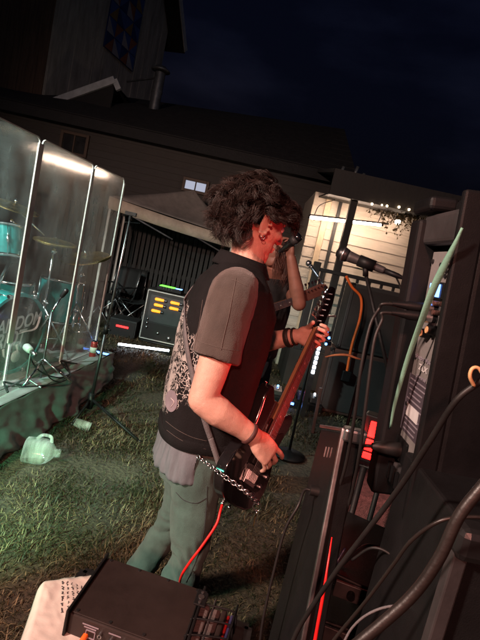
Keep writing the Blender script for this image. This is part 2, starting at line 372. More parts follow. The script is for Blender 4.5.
def grass_mat():
    m = bpy.data.materials.new('grass_blades'); m.use_nodes = True; t = m.node_tree; b = t.nodes['Principled BSDF']
    ge = t.nodes.new('ShaderNodeNewGeometry'); r = t.nodes.new('ShaderNodeValToRGB'); e = r.color_ramp.elements
    e[0].position = 0; e[0].color = (.010, .018, .005, 1); e[1].position = 1; e[1].color = (.22, .16, .09, 1)
    for p, c in ((.36, (.019, .022, .008, 1)), (.58, (.044, .035, .017, 1)), (.80, (.10, .074, .04, 1))):
        k = r.color_ramp.elements.new(p); k.color = c
    tc = t.nodes.new('ShaderNodeTexCoord'); n = t.nodes.new('ShaderNodeTexNoise'); n.inputs['Scale'].default_value = 1.6; n.inputs['Detail'].default_value = 4
    t.links.new(tc.outputs['Object'], n.inputs['Vector'])
    ad = t.nodes.new('ShaderNodeMath'); ad.operation = 'MULTIPLY_ADD'; ad.inputs[1].default_value = .72
    sb = t.nodes.new('ShaderNodeMapRange'); sb.inputs['From Min'].default_value = .33; sb.inputs['From Max'].default_value = .67; sb.inputs['To Min'].default_value = -.05; sb.inputs['To Max'].default_value = .50
    t.links.new(n.outputs[0], sb.inputs[0]); t.links.new(ge.outputs['Random Per Island'], ad.inputs[0]); t.links.new(sb.outputs[0], ad.inputs[2])
    t.links.new(ad.outputs[0], r.inputs[0]); t.links.new(r.outputs[0], b.inputs['Base Color']); b.inputs['Roughness'].default_value = .6
    b.inputs['Specular IOR Level'].default_value = .3
    return m
MT['grass'] = grass_mat()
def grass():
    n1, n2 = 105000, 85000
    y = np.concatenate([1.0 + 2.9 * rng.random(n1) ** .8, 3.6 + 4.4 * rng.random(n2)])
    x = np.concatenate([(-1.6 + 3.2 * rng.random(n1)), (-2.6 + 5.2 * rng.random(n2))])
    x *= np.where(y < 3.9, .55 + .2 * y, 1.)
    dens = np.array([noise.noise(V((a * 2.2, b * 2.2, 11))) for a, b in zip(x, y)])
    keep = dens > (rng.random(len(x)) * .95 - .50); x, y, dens = x[keep], y[keep], dens[keep]; n = len(x)
    z0 = np.array([gh(a, b) for a, b in zip(x, y)]) - .004
    far = np.clip((y - 1.5) / 4, 0, 1)
    L = (.016 + .052 * rng.random(n) ** 1.5) * (1 + .5 * np.clip(dens, -.3, .6)) * (1 + .25 * far); wd = (.0011 + .0013 * rng.random(n)) * (1 + 1.6 * far)
    swirl = np.array([noise.noise(V((a * 1.1, b * 1.1, 31))) for a, b in zip(x, y)])
    az = swirl * 9 + rng.normal(0, 1.5, n); lean = np.clip(rng.normal(1.15, .36, n), .1, 1.55)
    dx, dy = np.cos(az), np.sin(az); sx, sy = -dy, dx
    def pt(f, ln): 
        a = lean * ln
        return np.stack([x + dx * L * f * np.sin(a), y + dy * L * f * np.sin(a), z0 + L * f * np.cos(a)], 1)
    b = np.stack([x, y, z0], 1); s = np.stack([sx * wd, sy * wd, wd * 0], 1)
    m = pt(.55, .75); t = pt(1., 1.08)
    vs = np.stack([b - s, b + s, m - s * .8, m + s * .8, t], 1).reshape(-1, 3)
    k = np.arange(n)[:, None] * 5
    tris = np.stack([k + [0, 1, 3], k + [0, 3, 2], k + [2, 3, 4]], 1).reshape(-1, 3)
    me = bpy.data.meshes.new('grass'); me.vertices.add(len(vs)); me.vertices.foreach_set('co', vs.ravel())
    me.loops.add(len(tris) * 3); me.loops.foreach_set('vertex_index', tris.ravel().astype(np.int32)); me.polygons.add(len(tris))
    me.polygons.foreach_set('loop_start', np.arange(0, len(tris) * 3, 3, dtype=np.int32)); me.update(calc_edges=True); me.validate()
    tag(finish(me, 'grass', 'grass'), 'short trampled grass and straw covering the yard', 'grass', kind='stuff')
grass()

# ---- low house with clapboard wall
HX0, HX1, HY = -5.4, 1.32, 9.0
house = thing('house', 'long low dark house with lap siding and black roof behind the yard', 'house', ((HX0 + HX1) / 2, HY + 1.5, 0))
MB().box(((HX0 + HX1) / 2, HY + 2.6, 1.62), (HX1 - HX0 - .06, 5.1, 3.24)).build('wall', 'grey_siding', house)
def lap_boards(parent, x0, x1, y, z0, z1, h, m, flip=1):
    n = int((z1 - z0) / h); first = None
    for i in range(n):
        z = z0 + i * h
        if first is None:
            first = MB().add([(x0, y - .022, z), (x1, y - .022, z), (x1, y - .004, z + h + .012), (x0, y - .004, z + h + .012),
                              (x0, y + .0, z), (x1, y + .0, z), (x1, y + .0, z + h + .012), (x0, y + .0, z + h + .012)],
                             [(0, 1, 2, 3), (4, 7, 6, 5), (0, 4, 5, 1), (3, 2, 6, 7), (0, 3, 7, 4), (1, 5, 6, 2)]).build('clapboard', m, parent)
        else:
            c = first.copy(); col.objects.link(c); c.parent = parent; c.location = (random.uniform(-.006, .006), random.uniform(-.003, .003), i * h)
lap_boards(house, HX0, HX1, HY, .25, 3.22, .118, 'grey_siding')
MB().bar((HX1 + .01, HY - .03, .2), (HX1 + .01, HY - .03, 3.2), .09, .09).build('corner_board', 'window_frame', house)
_l, _r = at(165, 103, 12.0), at(355, 131, 12.0)
rgz = lambda x: _l.z + (_r.z - _l.z) * (x - _l.x) / (_r.x - _l.x)
roof = MB(); ex0, ex1 = HX0 - .3, HX1 + .12
roof.add([(ex0, HY - .35, 3.12), (ex1, HY - .35, 3.12), (ex1, 12, rgz(ex1) - .16), (ex0, 12, rgz(ex0) - .16), (ex0, HY - .35, 3.30), (ex1, HY - .35, 3.30), (ex1, 12, rgz(ex1)), (ex0, 12, rgz(ex0)),
          (ex0, 15, 3.1), (ex1, 15, 3.1), (ex0, 15, 3.28), (ex1, 15, 3.28)],
         [(0, 3, 2, 1), (4, 5, 6, 7), (0, 1, 5, 4), (1, 2, 6, 5), (0, 4, 7, 3), (3, 8, 9, 2), (7, 6, 11, 10), (2, 9, 11, 6), (3, 7, 10, 8), (8, 10, 11, 9)])
ro = roof.build('roof', 'shingle', house)
for i in range(9):                                           # courses of shingles as thin laps on the front slope
    t0 = i / 9; t1 = (i + 1) / 9 + .02
    P0 = lambda x, t: V((x, HY - .35, 3.305)).lerp(V((x, 12, rgz(x) + .005)), min(1, t)); up_ = V((0, 0, .012))
    MB().add([P0(ex0, t0) + up_, P0(ex1, t0) + up_, P0(ex1, t1) + up_ * .2, P0(ex0, t1) + up_ * .2, P0(ex0, t0) - up_, P0(ex1, t0) - up_],
             [(0, 1, 2, 3), (4, 5, 1, 0)]).build('shingle_course', 'shingle', ro)
def window(parent, c, wd, h, pane, y, frame_m='window_frame', t=.05):
    f = MB()
    for s in (-1, 1):
        f.box((c[0] + s * (wd / 2 + t / 2), y, c[1]), (t, .06, h + 2 * t)); f.box((c[0], y - .002, c[1] + s * (h / 2 + t / 2)), (wd, .06, t))
    wo = f.build('window', frame_m, parent, bevel=.004)
    MB().box((c[0], y + .015, c[1]), (wd, .01, h)).build('pane', pane, wo)
    MB().box((c[0], y - .006, c[1]), (.02, .03, h)).build('mullion', frame_m, wo)
    return wo
wp = at(196, 183.5, HY - .05); window(house, (wp.x, wp.z - .05), .38, .15, 'lit_window', HY - .05)
wp = at(74, 144, HY - .05); window(house, (wp.x, wp.z), .42, .30, 'drum_black', HY - .05)
p0, p1 = at(45, 105, 9.5), at(115, 80, 9.5)
MB().bar(p0, p1, .10, .13).build('rake_board', 'gutter', house, bevel=.01)
MB().bar(p1, at(119, 90, 9.5), .08, .1).build('rake_return', 'gutter', house)
MB().add([p0 + V((0, .02, -.05)), p1 + V((0, .02, -.05)), p1 + V((0, .02, -1.2)), p0 + V((0, .02, -1.0)), p0 + V((0, 1.5, -.02)), p1 + V((0, 1.5, -.02))],
         [(0, 1, 2, 3), (0, 4, 5, 1)]).build('lean_to_roof', 'shingle', house, solid=.03)
pt, pb = at(160.5, 73, 10.2), at(156, 126, 10.2); pb = V((pt.x, pt.y, pb.z))
sp = thing('stove_pipe', 'grey metal stove pipe with a round cap rising above the black roof', 'pipe', pb)
MB().cyl(pb + V((0, 0, -.5)), pt, .105, n=20).build('flue', 'stove_pipe', sp, auto=40)
for f in (.25, .62): MB().cyl(pb.lerp(pt, f), pb.lerp(pt, f) + V((0, 0, .04)), .114, n=20).build('joint_band', 'stove_pipe', sp, auto=40)
MB().lathe([(.0, .14), (.1, .12), (.19, .05), (.19, .035), (.1, .03)], Matrix.Translation(pt), 20).build('cap', 'stove_pipe', sp, smooth=True)
MB().bar(pt + V((-.1, 0, -.12)), pt + V((-.75, .35, -.2)), .03, .03).build('brace', 'stove_pipe', sp)

# ---- tall barn with painted quilt square
BA, BB = V((-4.66, 9.66, 0)), V((-3.62, 13.9, 0)); bd = (BB - BA); bl = bd.length; bd.normalize(); bn = V((bd.y, -bd.x, 0))
barn = thing('barn', 'tall old barn with a painted quilt square on its wall, upper left', 'barn', BA)
BE, BP = 7.0, 9.3; lf = V((-3.6, .9, 0))
mid = (BA + BB) * .5
A0, B0 = BA, BB; A1, B1, P1 = BA + V((0, 0, BE)), BB + V((0, 0, BE)), mid + V((0, 0, BP))
b = MB().add([A0, B0, B1, P1, A1, A0 + lf, B0 + lf, B1 + lf, P1 + lf, A1 + lf],
             [(0, 1, 2, 3, 4), (5, 9, 8, 7, 6), (0, 4, 9, 5), (1, 6, 7, 2)])
b.build('wall', 'barn_boards', barn)
n = 13
bw = bl / n
for i in range(n):                                            # vertical boards on the wall that carries the quilt
    u0, u1 = i * bw + .012, (i + 1) * bw - .012
    hh = lambda u: BE + (BP - BE) * (1 - abs(u - bl / 2) / (bl / 2))
    pts = [(u0, .4), (u1, .4), (u1, hh(u1)), ((u0 + u1) / 2, hh((u0 + u1) / 2)), (u0, hh(u0))]
    k = len(pts); o_ = .012 + .01 * random.random()
    MB().add([BA + bd * u + V((0, 0, z)) + bn * o_ for u, z in pts] + [BA + bd * u + V((0, 0, z)) for u, z in pts],
             [tuple(range(k))] + [(j, j + k, (j + 1) % k + k, (j + 1) % k) for j in range(k)]).build('board', 'barn_boards', barn)
ln = lf.normalized()
for i in range(18):                                           # brown boards on the wall facing the yard
    c = BA + ln * (.02 + (i + .5) * .2) - V((0, .02 + .008 * random.random(), 0)) + V((0, 0, BE / 2 + .15))
    MB().box(c, (.188, .03, BE - .3), Matrix.Rotation(math.atan2(ln.y, ln.x) + math.pi, 3, 'Z')).build('brown_board', 'barn_brown', barn)
rk = MB()
for s, e in ((P1, B1 + (B1 - P1) * .16), (P1, A1 + (A1 - P1) * .16)):
    off = bn * .45
    rk.add([s + off, e + off, e + lf, s + lf, s + off + V((0, 0, .14)), e + off + V((0, 0, .14)), e + lf + V((0, 0, .14)), s + lf + V((0, 0, .14))],
           [(0, 1, 2, 3), (7, 6, 5, 4), (0, 4, 5, 1), (1, 5, 6, 2), (2, 6, 7, 3), (3, 7, 4, 0)])
bro = rk.build('roof', 'shingle', barn)
MB().bar(P1 + bn * .47 + V((0, 0, .07)), B1 + (B1 - P1) * .16 + bn * .47 + V((0, 0, .07)), .03, .16).build('rake_board', 'gutter', bro)
ql = thing('quilt_square', 'barn quilt board in blue, rust and cream patches hung on the tall wall', 'barn quilt', BA + bd * 1.58 + V((0, 0, 5.36)))
def qp(u, v, o=.06): return BA + bd * (1.58 + u) + V((0, 0, 5.36 + v)) + bn * o
QW, QH = 1.32, 1.98
MB().add([qp(0, 0, .03), qp(QW, 0, .03), qp(QW, QH, .03), qp(0, QH, .03), qp(0, 0, .055), qp(QW, 0, .055), qp(QW, QH, .055), qp(0, QH, .055)],
         [(3, 2, 1, 0), (4, 5, 6, 7), (0, 1, 5, 4), (1, 2, 6, 5), (2, 3, 7, 6), (3, 0, 4, 7)]).build('backing', 'quilt_navy', ql)
pal = ['quilt_blue', 'quilt_rust', 'quilt_navy', 'quilt_cream', 'quilt_blue', 'quilt_gold', 'quilt_blue', 'quilt_cream', 'quilt_rust', 'quilt_navy']
ki = 0; cw = QW / 4
for i in range(4):
    for j in range(6):
        u0, v0, u1, v1 = i * cw + .012, j * cw + .012, (i + 1) * cw - .012, (j + 1) * cw - .012
        d = (i + j) % 2
        for tri in ((((u0, v0), (u1, v0), (u0, v1)), ((u1, v0), (u1, v1), (u0, v1))) if d else (((u0, v0), (u1, v0), (u1, v1)), ((u0, v0), (u1, v1), (u0, v1)))):
            ki += 1 + (i * j) % 2
            MB().add([qp(u, v, .062) for u, v in tri] + [qp(u, v, .055) for u, v in tri], [(0, 1, 2), (0, 3, 4, 1), (1, 4, 5, 2), (2, 5, 3, 0)]).build('patch', pal[ki % 10], ql)

# ---- canopy tent
c0, c1 = at(110, 196, 6.9), at(236, 238, 7.7); tn = V((-.18, 1.45, .03)); c2, c3 = c1 + tn, c0 + tn; tc_ = (c0 + c2) * .5
tent = thing('canopy_tent', 'beige pop-up canopy tent standing before the dark slat fence', 'canopy', (tc_.x, tc_.y, 0))
pk = tc_ + V((.15, 0, .52)); cs = [c0, c1, c2, c3]
for i in range(4):
    a, b = cs[i], cs[(i + 1) % 4]
    def top(u, v, a=a, b=b):
        e = a.lerp(b, u); p = e.lerp(pk, v); return p - V((0, 0, .10 * math.sin(math.pi * v) * (1 - abs(2 * u - 1) ** 2 * .8)))
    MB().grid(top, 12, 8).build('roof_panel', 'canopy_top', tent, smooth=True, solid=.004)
    def val(u, v, a=a, b=b):
        e = a.lerp(b, u); o = (e - tc_); o.z = 0; o.normalize(); return e + V((0, 0, -.17 * v - .02 * math.sin(math.pi * u))) + o * (.012 * math.sin(u * 40) * v + .006)
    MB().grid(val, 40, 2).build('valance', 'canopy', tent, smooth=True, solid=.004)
    MB().bar(V((a.x, a.y, 0)) + (tc_ - a).normalized() * .04, a + (tc_ - a).normalized() * .04, .032, .032).build('leg', 'off_white', tent, bevel=.003)
    m_ = (a + b) * .5
    for s, e in ((a, m_), (m_, b)):
        MB().bar(s - V((0, 0, .1)) + (tc_ - s) * .02, e - V((0, 0, .32)) + (tc_ - e) * .02, .018, .018).build('brace', 'steel', tent)

# ---- black slat fence
fe = thing('slat_fence', 'black vertical slat fence under the canopy', 'fence', (-1.6, 8.45, 0))
f0 = None
for i in range(46):
    x = -3.5 + i * .082
    if f0 is None: f0 = MB().box((x, 8.45, .93), (.062, .022, 1.86)).build('slat', 'fence_black', fe, bevel=.003)
    else:
        c = f0.copy(); col.objects.link(c); c.parent = fe; c.location = (i * .082, random.uniform(-.006, .006), random.uniform(-.02, .02))
for z in (.3, .95, 1.6): MB().box((-1.62, 8.49, z), (3.86, .04, .07)).build('rail', 'fence_black', fe)
MB().box((-1.62, 8.56, .85), (3.9, .03, 1.7)).build('backing_sheet', 'tarp_black', fe)

# ---- lit shed with porch
SY = 7.45
shed = thing('shed', 'tan lap-sided shed with a dark porch roof lit by a tube lamp', 'shed', (2.4, SY + 1, 0))
MB().box((2.62, SY + 1.5, 1.36), (3.85, 3.0, 2.72)).build('wall', 'tan_siding', shed)
lap_boards(shed, .70, 4.55, SY, .2, 2.70, .155, 'tan_siding')
for px, wd in ((321, .09), (333, .05), (430, .09)):
    p = at(px, 235, SY - .04); MB().box((p.x, SY - .04, 1.4), (wd, .035, 2.6)).build('trim_board', 'rail_black' if px == 333 else 'tan_trim', shed, bevel=.004)
FY = 6.25
zb, zt = at(405, 211, FY).z, at(405, 184, FY).z
xl = at(330, 190, FY).x
MB().box((xl + 2.6, FY, (zb + zt) / 2), (5.2, .05, zt - zb)).build('fascia', 'fence_black', shed)
MB().add([(xl, FY, zt - .02), (xl + 5.2, FY, zt - .02), (xl + 5.2, 9.2, zt + .5), (xl, 9.2, zt + .5)], [(0, 1, 2, 3)]).build('porch_roof', 'shingle', shed, solid=.05)
MB().add([(xl, FY + .03, zb + .02), (xl + 5.2, FY + .03, zb + .02), (xl + 5.2, SY - .01, zb + .12), (xl, SY - .01, zb + .12)], [(0, 1, 2, 3)]).build('soffit', 'fence_black', shed, solid=.02)
for px, h in ((338, .26), (352, .34), (360, .2)):
    p = at(px, 182, FY + .4); MB().cyl((p.x, FY + .4, zt), (p.x + .03, FY + .4, zt + h * .5), .022).build('roof_vent', 'stove_pipe', shed, smooth=True)
for i in range(4):
    MB().box((at(347, 230, FY + .12).x + i * 1.9, FY + .12, zb / 2 + .01), (.09, .09, zb + .02)).build('porch_post', 'fence_black', shed, bevel=.006)
# tube lamp
t0, t1 = at(310, 217.5, 7.0), at(381, 225, 7.0)
tb = thing('tube_lamp', 'glowing warm tube lamp hung under the porch roof', 'lamp', (t0 + t1) * .5)
MB().cyl(t0, t1, .019, n=14).build('tube', 'tube_lit', tb, auto=40)
MB().bar(t0 + V((-.02, 0, .035)), t1 + V((.1, 0, .035)), .045, .022).build('fitting', 'dark_metal', tb, bevel=.004)
for a in (t0 + V((-.015, 0, .01)), t1 + V((.015, 0, .01))): MB().box(a, (.03, .045, .05)).build('end_cap', 'dark_metal', tb, bevel=.004)
MB().tube(cr([t0 + V((.05, 0, .03)), t0 + V((.1, .05, .2)), t0 + V((.3, .1, .33))]), .006).build('cord', 'black_rubber', tb)
MB().tube(cr([t1 + V((-.05, 0, .03)), t1 + V((0, .05, .2)), t1 + V((.1, .1, .33))]), .006).build('cord', 'black_rubber', tb)
bp = at(398, 221, 7.12)
lb = thing('bulkhead_lamp', 'small bright lamp on the tan shed wall beside the hanging dry vine', 'lamp', bp)
MB().lathe([(.0, -.02), (.07, -.02), (.09, 0), (.06, .06), (.02, .09)], Matrix.Translation(bp + V((0, 0, .03))), 16).build('shade', 'dark_metal', lb, smooth=True)
MB().ball(bp + V((0, 0, -.01)), .04).build('bulb', 'tube_lit', lb, smooth=True)
MB().bar(bp + V((0, 0, .1)), bp + V((0, .33, .1)), .025, .025).build('bracket', 'dark_metal', lb)
# fairy lights along the fascia
for i, (x, y) in enumerate([(372, 204), (382, 205), (387, 206), (399, 207), (409, 209.5), (419, 211.5), (424, 212), (434, 214)]):
    p = at(x, y, FY - .05); fl = MB().ball(p, .010 + .006 * random.random(), nu=8, nv=6).build('fairy_bulb', 'fairy', smooth=True)
    tag(fl, ['first', 'second', 'third', 'fourth', 'fifth', 'sixth', 'seventh', 'eighth'][i] + ' tiny warm fairy-light bulb from the left on the porch fascia', 'light bulb', 'fairy lights along the porch fascia')
# dry vine hanging beneath the fascia
vn = thing('hanging_vine', 'dry brown vine hanging in ragged strands under the porch roof', 'vine', at(412, 225, 6.7))
sm_, lm_ = MB(), MB()
for i in range(95):
    px = 366 + 82 * random.random() ** .75; top = at(px, 209 + (px - 380) * .1, 6.55 + .5 * random.random()); L = (.04 + .30 * random.random() ** 1.8) * (1 if px > 384 else .4)
    pts = [top + V((random.uniform(-.02, .02) * k, random.uniform(-.02, .02) * k, -L * k / 4)) for k in range(5)]
    sm_.tube(pts, [.004, .003, .003, .003, .001], 4)
    for p in pts[1:]:
        for _ in range(2):
            d = V((random.uniform(-1, 1), random.uniform(-1, 1), random.uniform(-1.6, .1))).normalized(); s = frame(d)[0] * random.uniform(.012, .022); l_ = d * random.uniform(.03, .06)
            lm_.add([p, p + l_ * .5 + s, p + l_, p + l_ * .5 - s + V((0, 0, -.004))], [(0, 1, 2), (0, 2, 3)])
sm_.build('stems', 'vine', vn); lf_ = lm_.build('leaves', 'vine', vn); lf_['kind'] = 'stuff'
# porch railing
RY = 6.35
rz1, rz0 = at(395, 286, RY).z, .55
rail = thing('porch_railing', 'black porch railing with upright balusters before the tan shed', 'railing', (2.2, RY, 0))
rx0 = at(318, 262, RY).x
MB().box((rx0 + 2.1, RY, rz1), (4.2, .07, .05)).build('top_rail', 'rail_black', rail, bevel=.006)
MB().box((rx0 + 2.1, RY, rz0), (4.2, .05, .05)).build('bottom_rail', 'rail_black', rail, bevel=.006)
b0 = None
for i in range(26):
    if b0 is None: b0 = MB().box((rx0 + .08, RY, (rz0 + rz1) / 2), (.034, .034, rz1 - rz0)).build('baluster', 'rail_black', rail, bevel=.003)
    else:
        c = b0.copy(); col.objects.link(c); c.parent = rail; c.location = (i * .16, 0, 0)
for x in (rx0, rx0 + 2.0, rx0 + 4.2): MB().box((x, RY, rz1 / 2 + .04), (.09, .09, rz1 + .1)).build('post', 'rail_black', rail, bevel=.006)
dk = MB().box((rx0 + 2.2, RY + .5, .26), (4.6, 1.15, .5)); tag(dk.build('porch_deck', 'fence_black'), 'low dark porch deck under the black railing', 'deck')

# ================================================================== DRUM RISER, SHIELD, DRUMS
SZ = .36
SC = gz(112, 353, SZ); SE = gz(0, 405, SZ); sf = (SE - SC).normalized(); si = V((sf.y, -sf.x, 0)); si = si if si.x < 0 else -si   # along the front edge, inwards
riser = thing('drum_riser', 'low drum riser of grey planks with a draped grey cloth skirt', 'stage', SC + sf * 1.7 + si * 1.1 - V((0, 0, SZ)))
SL, SD = 3.5, 2.3
rot_s = Matrix.Rotation(math.atan2(sf.y, sf.x), 3, 'Z')
npl = 16; pw = SD / npl
for i in range(npl):
    c = SC + sf * (SL / 2 + random.uniform(-.006, .006)) + si * ((i + .5) * pw); c.z = SZ - .012 + random.uniform(-.0015, .0015)
    MB().box(c, (SL, pw - .006, .024), rot_s).build('plank', 'deck_board', riser, bevel=.003)
MB().box(SC + sf * SL / 2 + si * SD / 2 - V((0, 0, .08)), (SL - .06, SD - .06, .10), rot_s).build('frame', 'rail_black', riser)
for a in (.1, 1.2, 2.3, 3.4):
    for b in (.1, 1.1, 2.2): MB().box(SC + sf * a + si * b - V((0, 0, SZ / 2 + .06)), (.06, .06, SZ - .12), rot_s).build('leg', 'rail_black', riser)
def skirt_front(u, v):
    s = u * (SL + .02) - .01
    e = SC + sf * s - si * .012
    fold = .010 * math.sin(s * 19 + 5 * math.sin(s * 2.1)) + .05 * noise.noise(V((s * 3.2, v * 1.8, 5))) + .03 * noise.noise(V((s * 7.5 + v * 2, v * 2.5, 8)))
    bunch = .07 * math.exp(-((s - 1.02) / .12) ** 2) - .04 * math.exp(-((s - .84) / .07) ** 2)
    out = v * (.035 + fold + bunch * math.sin(v * 2.6)) + .018 * noise.noise(V((s * 9 + v * 4, v * 6, 2))) * min(1, v * 2)
    hem = .02 * noise.noise(V((s * 3, 0, 9)))
    lift = .10 * math.exp(-((s - 0.0) / .35) ** 2)
    return e - si * (out + .004) + V((0, 0, .006 * math.sin(s * 23) * (1 - v) - (SZ - .008 - hem - lift) * v))
MB().grid(skirt_front, 260, 22).build('skirt', 'skirt', riser, smooth=True, solid=.003)
def skirt_end(u, v):
    s = u * SD; e = SC + si * s + sf * .012
    fold = .03 * math.sin(s * 15) + .03 * noise.noise(V((s * 3, v * 2, 15)))
    return e - sf * (v * (.05 + fold) + .016) + V((0, 0, -(SZ - .09 * math.exp(-(s / .3) ** 2) - .01) * v))
MB().grid(skirt_end, 90, 16).build('skirt', 'skirt', riser, smooth=True, solid=.003)
def roll_(u, v):
    s = u * SL; a = v * math.pi * .75; return SC + sf * s + si * (.014 + .02 * math.cos(a) - .035 + .003 * math.sin(s * 9)) + V((0, 0, .012 + .012 * math.sin(a)))
MB().grid(lambda u, v: SC + sf * (u * SL) + si * (-.018 + v * (.09 + .02 * noise.noise(V((u * 9, 0, 3))))) + V((0, 0, .006 + .008 * noise.noise(V((u * 14, v * 2, 1))) * v)), 120, 4).build('skirt_hem', 'skirt', riser, smooth=True, solid=.003)

# clear drum shield: hinged acrylic panels
b1, b2 = gz(3, 386, SZ), gz(60, 364, SZ); b3 = V((at(95, 345, 4.45).x, 4.45, SZ)); SHT = 1.99
d0 = gz(0, 118, SHT) - V((b1.x, b1.y, SHT)); d0.z = 0; b0_ = b1 + d0.normalized() * .78
sh = thing('drum_shield', 'clear acrylic drum shield of hinged panels standing on the riser', 'drum shield', (b1 + b2) * .5)
base = [b0_, b1, b2, b3]
for k in range(3):
    a, b = base[k], base[k + 1]; d = (b - a).normalized(); wdt = (b - a).length - .03; n_ = V((d.y, -d.x, 0))
    M_ = basis(d, V((0, 0, 1)), n_, a + d * .015 + V((0, 0, .012))); H_ = SHT - SZ - .012; r = .035
    ol = [(0, 0), (wdt, 0)] + [(wdt - r + r * math.cos(t), H_ - r + r * math.sin(t)) for t in np.linspace(0, math.pi / 2, 6)] + [(r + r * math.cos(t), H_ - r + r * math.sin(t)) for t in np.linspace(math.pi / 2, math.pi, 6)]
    po = MB().prism(ol, -.003, .003, M_).build('panel', 'plexi', sh)
    ed = MB()
    for q_ in range(2, len(ol) - 1):
        ed.bar(M_ @ V((*ol[q_], 0)), M_ @ V((*ol[q_ + 1], 0)), .008, .008)
    ed.build('edge', 'off_white', po)
for k, b in enumerate(base):
    wdt = .048 if k in (1,) else (.034 if k == 2 else .022)
    MB().bar(b + V((0, 0, .30 if k == 1 else .02)), b + V((0, 0, SHT - SZ - .03)), wdt, .012, up=(0.97, -.2, 0)).build('hinge', 'off_white', sh, bevel=.002)
    MB().bar(b + V((0, 0, .005)), b + V((0, 0, .32)), .008, .008).build('hinge_pin', 'white_plastic', sh)
    for a_ in (.6, -.9): MB().tube(cr([b + V((0, 0, .03)), b + V((.06 * math.cos(a_), .06 * math.sin(a_) * 1.0, .018)), b + V((.14 * math.cos(a_), .14 * math.sin(a_), .008))]), .007, 6).build('foot', 'rail_black', sh, smooth=True)

# bass drum
K = gz(15, 334, SZ + .295); kn = V((math.cos(R_(-17)), math.sin(R_(-17)), 0)); kx = V((-kn.y, kn.x, 0))
kick = thing('bass_drum', 'teal bass drum with a black front head and white hand lettering', 'drum', (K.x, K.y, SZ))
KM = basis(kx, V((0, 0, 1)), kn, K)         # x right across the head, y up, z outwards
KR = .283
MB().lathe([(KR, -.44), (KR, -.02)], KM, 40).build('shell', 'teal_shell', kick, auto=50)
for z0 in (-.03, -.455): MB().lathe([(KR - .004, z0), (KR + .016, z0), (KR + .018, z0 + .02), (KR + .016, z0 + .042), (KR - .006, z0 + .042), (KR - .012, z0 + .015)], KM, 44).build('hoop', 'teal_shell', kick, auto=50)
hd = MB().lathe([(0, .006), (KR * .6, .006), (KR - .006, .0)], KM, 40).build('front_head', 'drum_black', kick, smooth=True)
text('lettering', 'RANDOM', 'print_white', .135, KM @ Matrix.Translation((-.015, .075, .009)) @ Matrix.Rotation(R_(9), 4, 'Z'), hd, shear=.35, xs=.82)
text('lettering', 'RIOT', 'print_white', .15, KM @ Matrix.Translation((-.05, -.04, .009)) @ Matrix.Rotation(R_(6), 4, 'Z'), hd, shear=.35, xs=.78)
sw = MB()
for pts in ([(.215, .12), (.19, .03), (.08, .012), (.02, .0)], [(-.22, .13), (-.21, .02), (-.19, -.1)], [(.02, -.08), (.04, -.13), (.055, -.17)], [(-.1, -.1), (-.085, -.15), (-.07, -.17)]):
    sw.tube([KM @ V((x, y, .010)) for x, y in [tuple(p)[:2] for p in cr([(*p, 0) for p in pts], 5)]], [.010, .008, .001], 5)
sw.build('lettering', 'print_white', hd)
for k in range(8):
    a = R_(22.5 + 45 * k); p = KM @ V((math.cos(a) * (KR + .016), math.sin(a) * (KR + .016), -.09))
    MB().cyl(p, p - kn * .06, .012, n=8).cyl(p + kn * .075, p, .004, n=6).build('lug', 'chrome', kick, smooth=True)
    c = KM @ V((math.cos(a) * (KR + .018), math.sin(a) * (KR + .018), .012)); MB().box(c, (.03, .03, .03), KM.to_3x3()).build('claw', 'chrome', kick, bevel=.005)
MB().lathe([(0, .01), (.042, .01), (.046, .004)], KM @ Matrix.Translation((.03, -.17, .004)), 20).build('port_patch', 'drum_skin', kick, smooth=True)
for s in (-1, 1):
    MB().cyl(KM @ V((s * .2, -.2, -.1)), KM @ V((s * .33, -.293, .02)), .009).build('spur', 'chrome', kick, smooth=True)
# bass drum microphone
mp = at(31, 351, K.y - .16)
km = thing('bass_drum_microphone', 'short silver microphone on a low stand in front of the bass drum', 'microphone', (mp.x, mp.y, SZ))
d_ = V((-.75, .62, .1)).normalized()
MB().tube([mp - d_ * .01, mp + d_ * .02, mp + d_ * .07, mp + d_ * .085], [.016, .026, .028, .02], 16).build('body', 'drum_skin', km, smooth=True)
MB().cyl(mp - d_ * .07, mp - d_ * .01, .012, .016).build('tail', 'steel', km, smooth=True)
MB().cyl((mp.x, mp.y, SZ), mp, .008).build('stand', 'steel', km)
for a in (0, 2.1, 4.2): MB().cyl((mp.x, mp.y, SZ + .05), (mp.x + .11 * math.cos(a), mp.y + .11 * math.sin(a), SZ + .006), .007).build('leg', 'steel', km)
# toms
def tom(name, label, c, ax, r, h, cat='drum'):
    ax = V(ax).normalized(); x, y, _ = frame(ax); MX = basis(x, y, ax, c); t = thing(name, label, cat, c)
    MB().lathe([(r, -h / 2), (r, h / 2)], MX, 32).build('shell', 'teal_shell', t, auto=50)
    for s in (-1, 1):
        MB().lathe([(r - .01, s * h / 2 + .012), (r + .009, s * h / 2 + .014), (r + .010, s * h / 2 - .012), (r - .0, s * h / 2 - .012)], MX, 32).build('hoop', 'chrome', t, smooth=True)
        MB().lathe([(0, s * h / 2 + .004), (r, s * h / 2 + .003)], MX, 32).build('drum_head', 'drum_skin', t, smooth=True)
    for k in range(6):
        a = k * math.pi / 3 + .3; p = MX @ V(((r + .012) * math.cos(a), (r + .012) * math.sin(a), 0))
        MB().cyl(p - ax * .03, p + ax * .03, .010, n=8).cyl(p - ax * h / 2, p + ax * h / 2, .003, n=6).build('lug', 'chrome', t, smooth=True)
    return t
tc0 = at(0, 243, 3.75)
tm = tom('rack_tom', 'teal rack tom with chrome hoops above the bass drum', tc0, (-.25, .2, .95), .165, .24)
MB().cyl(tc0 + V((.05, .12, -.1)), K + V((0, -.05, .28)) - kn * .2, .013).build('mount', 'chrome', tm, smooth=True)
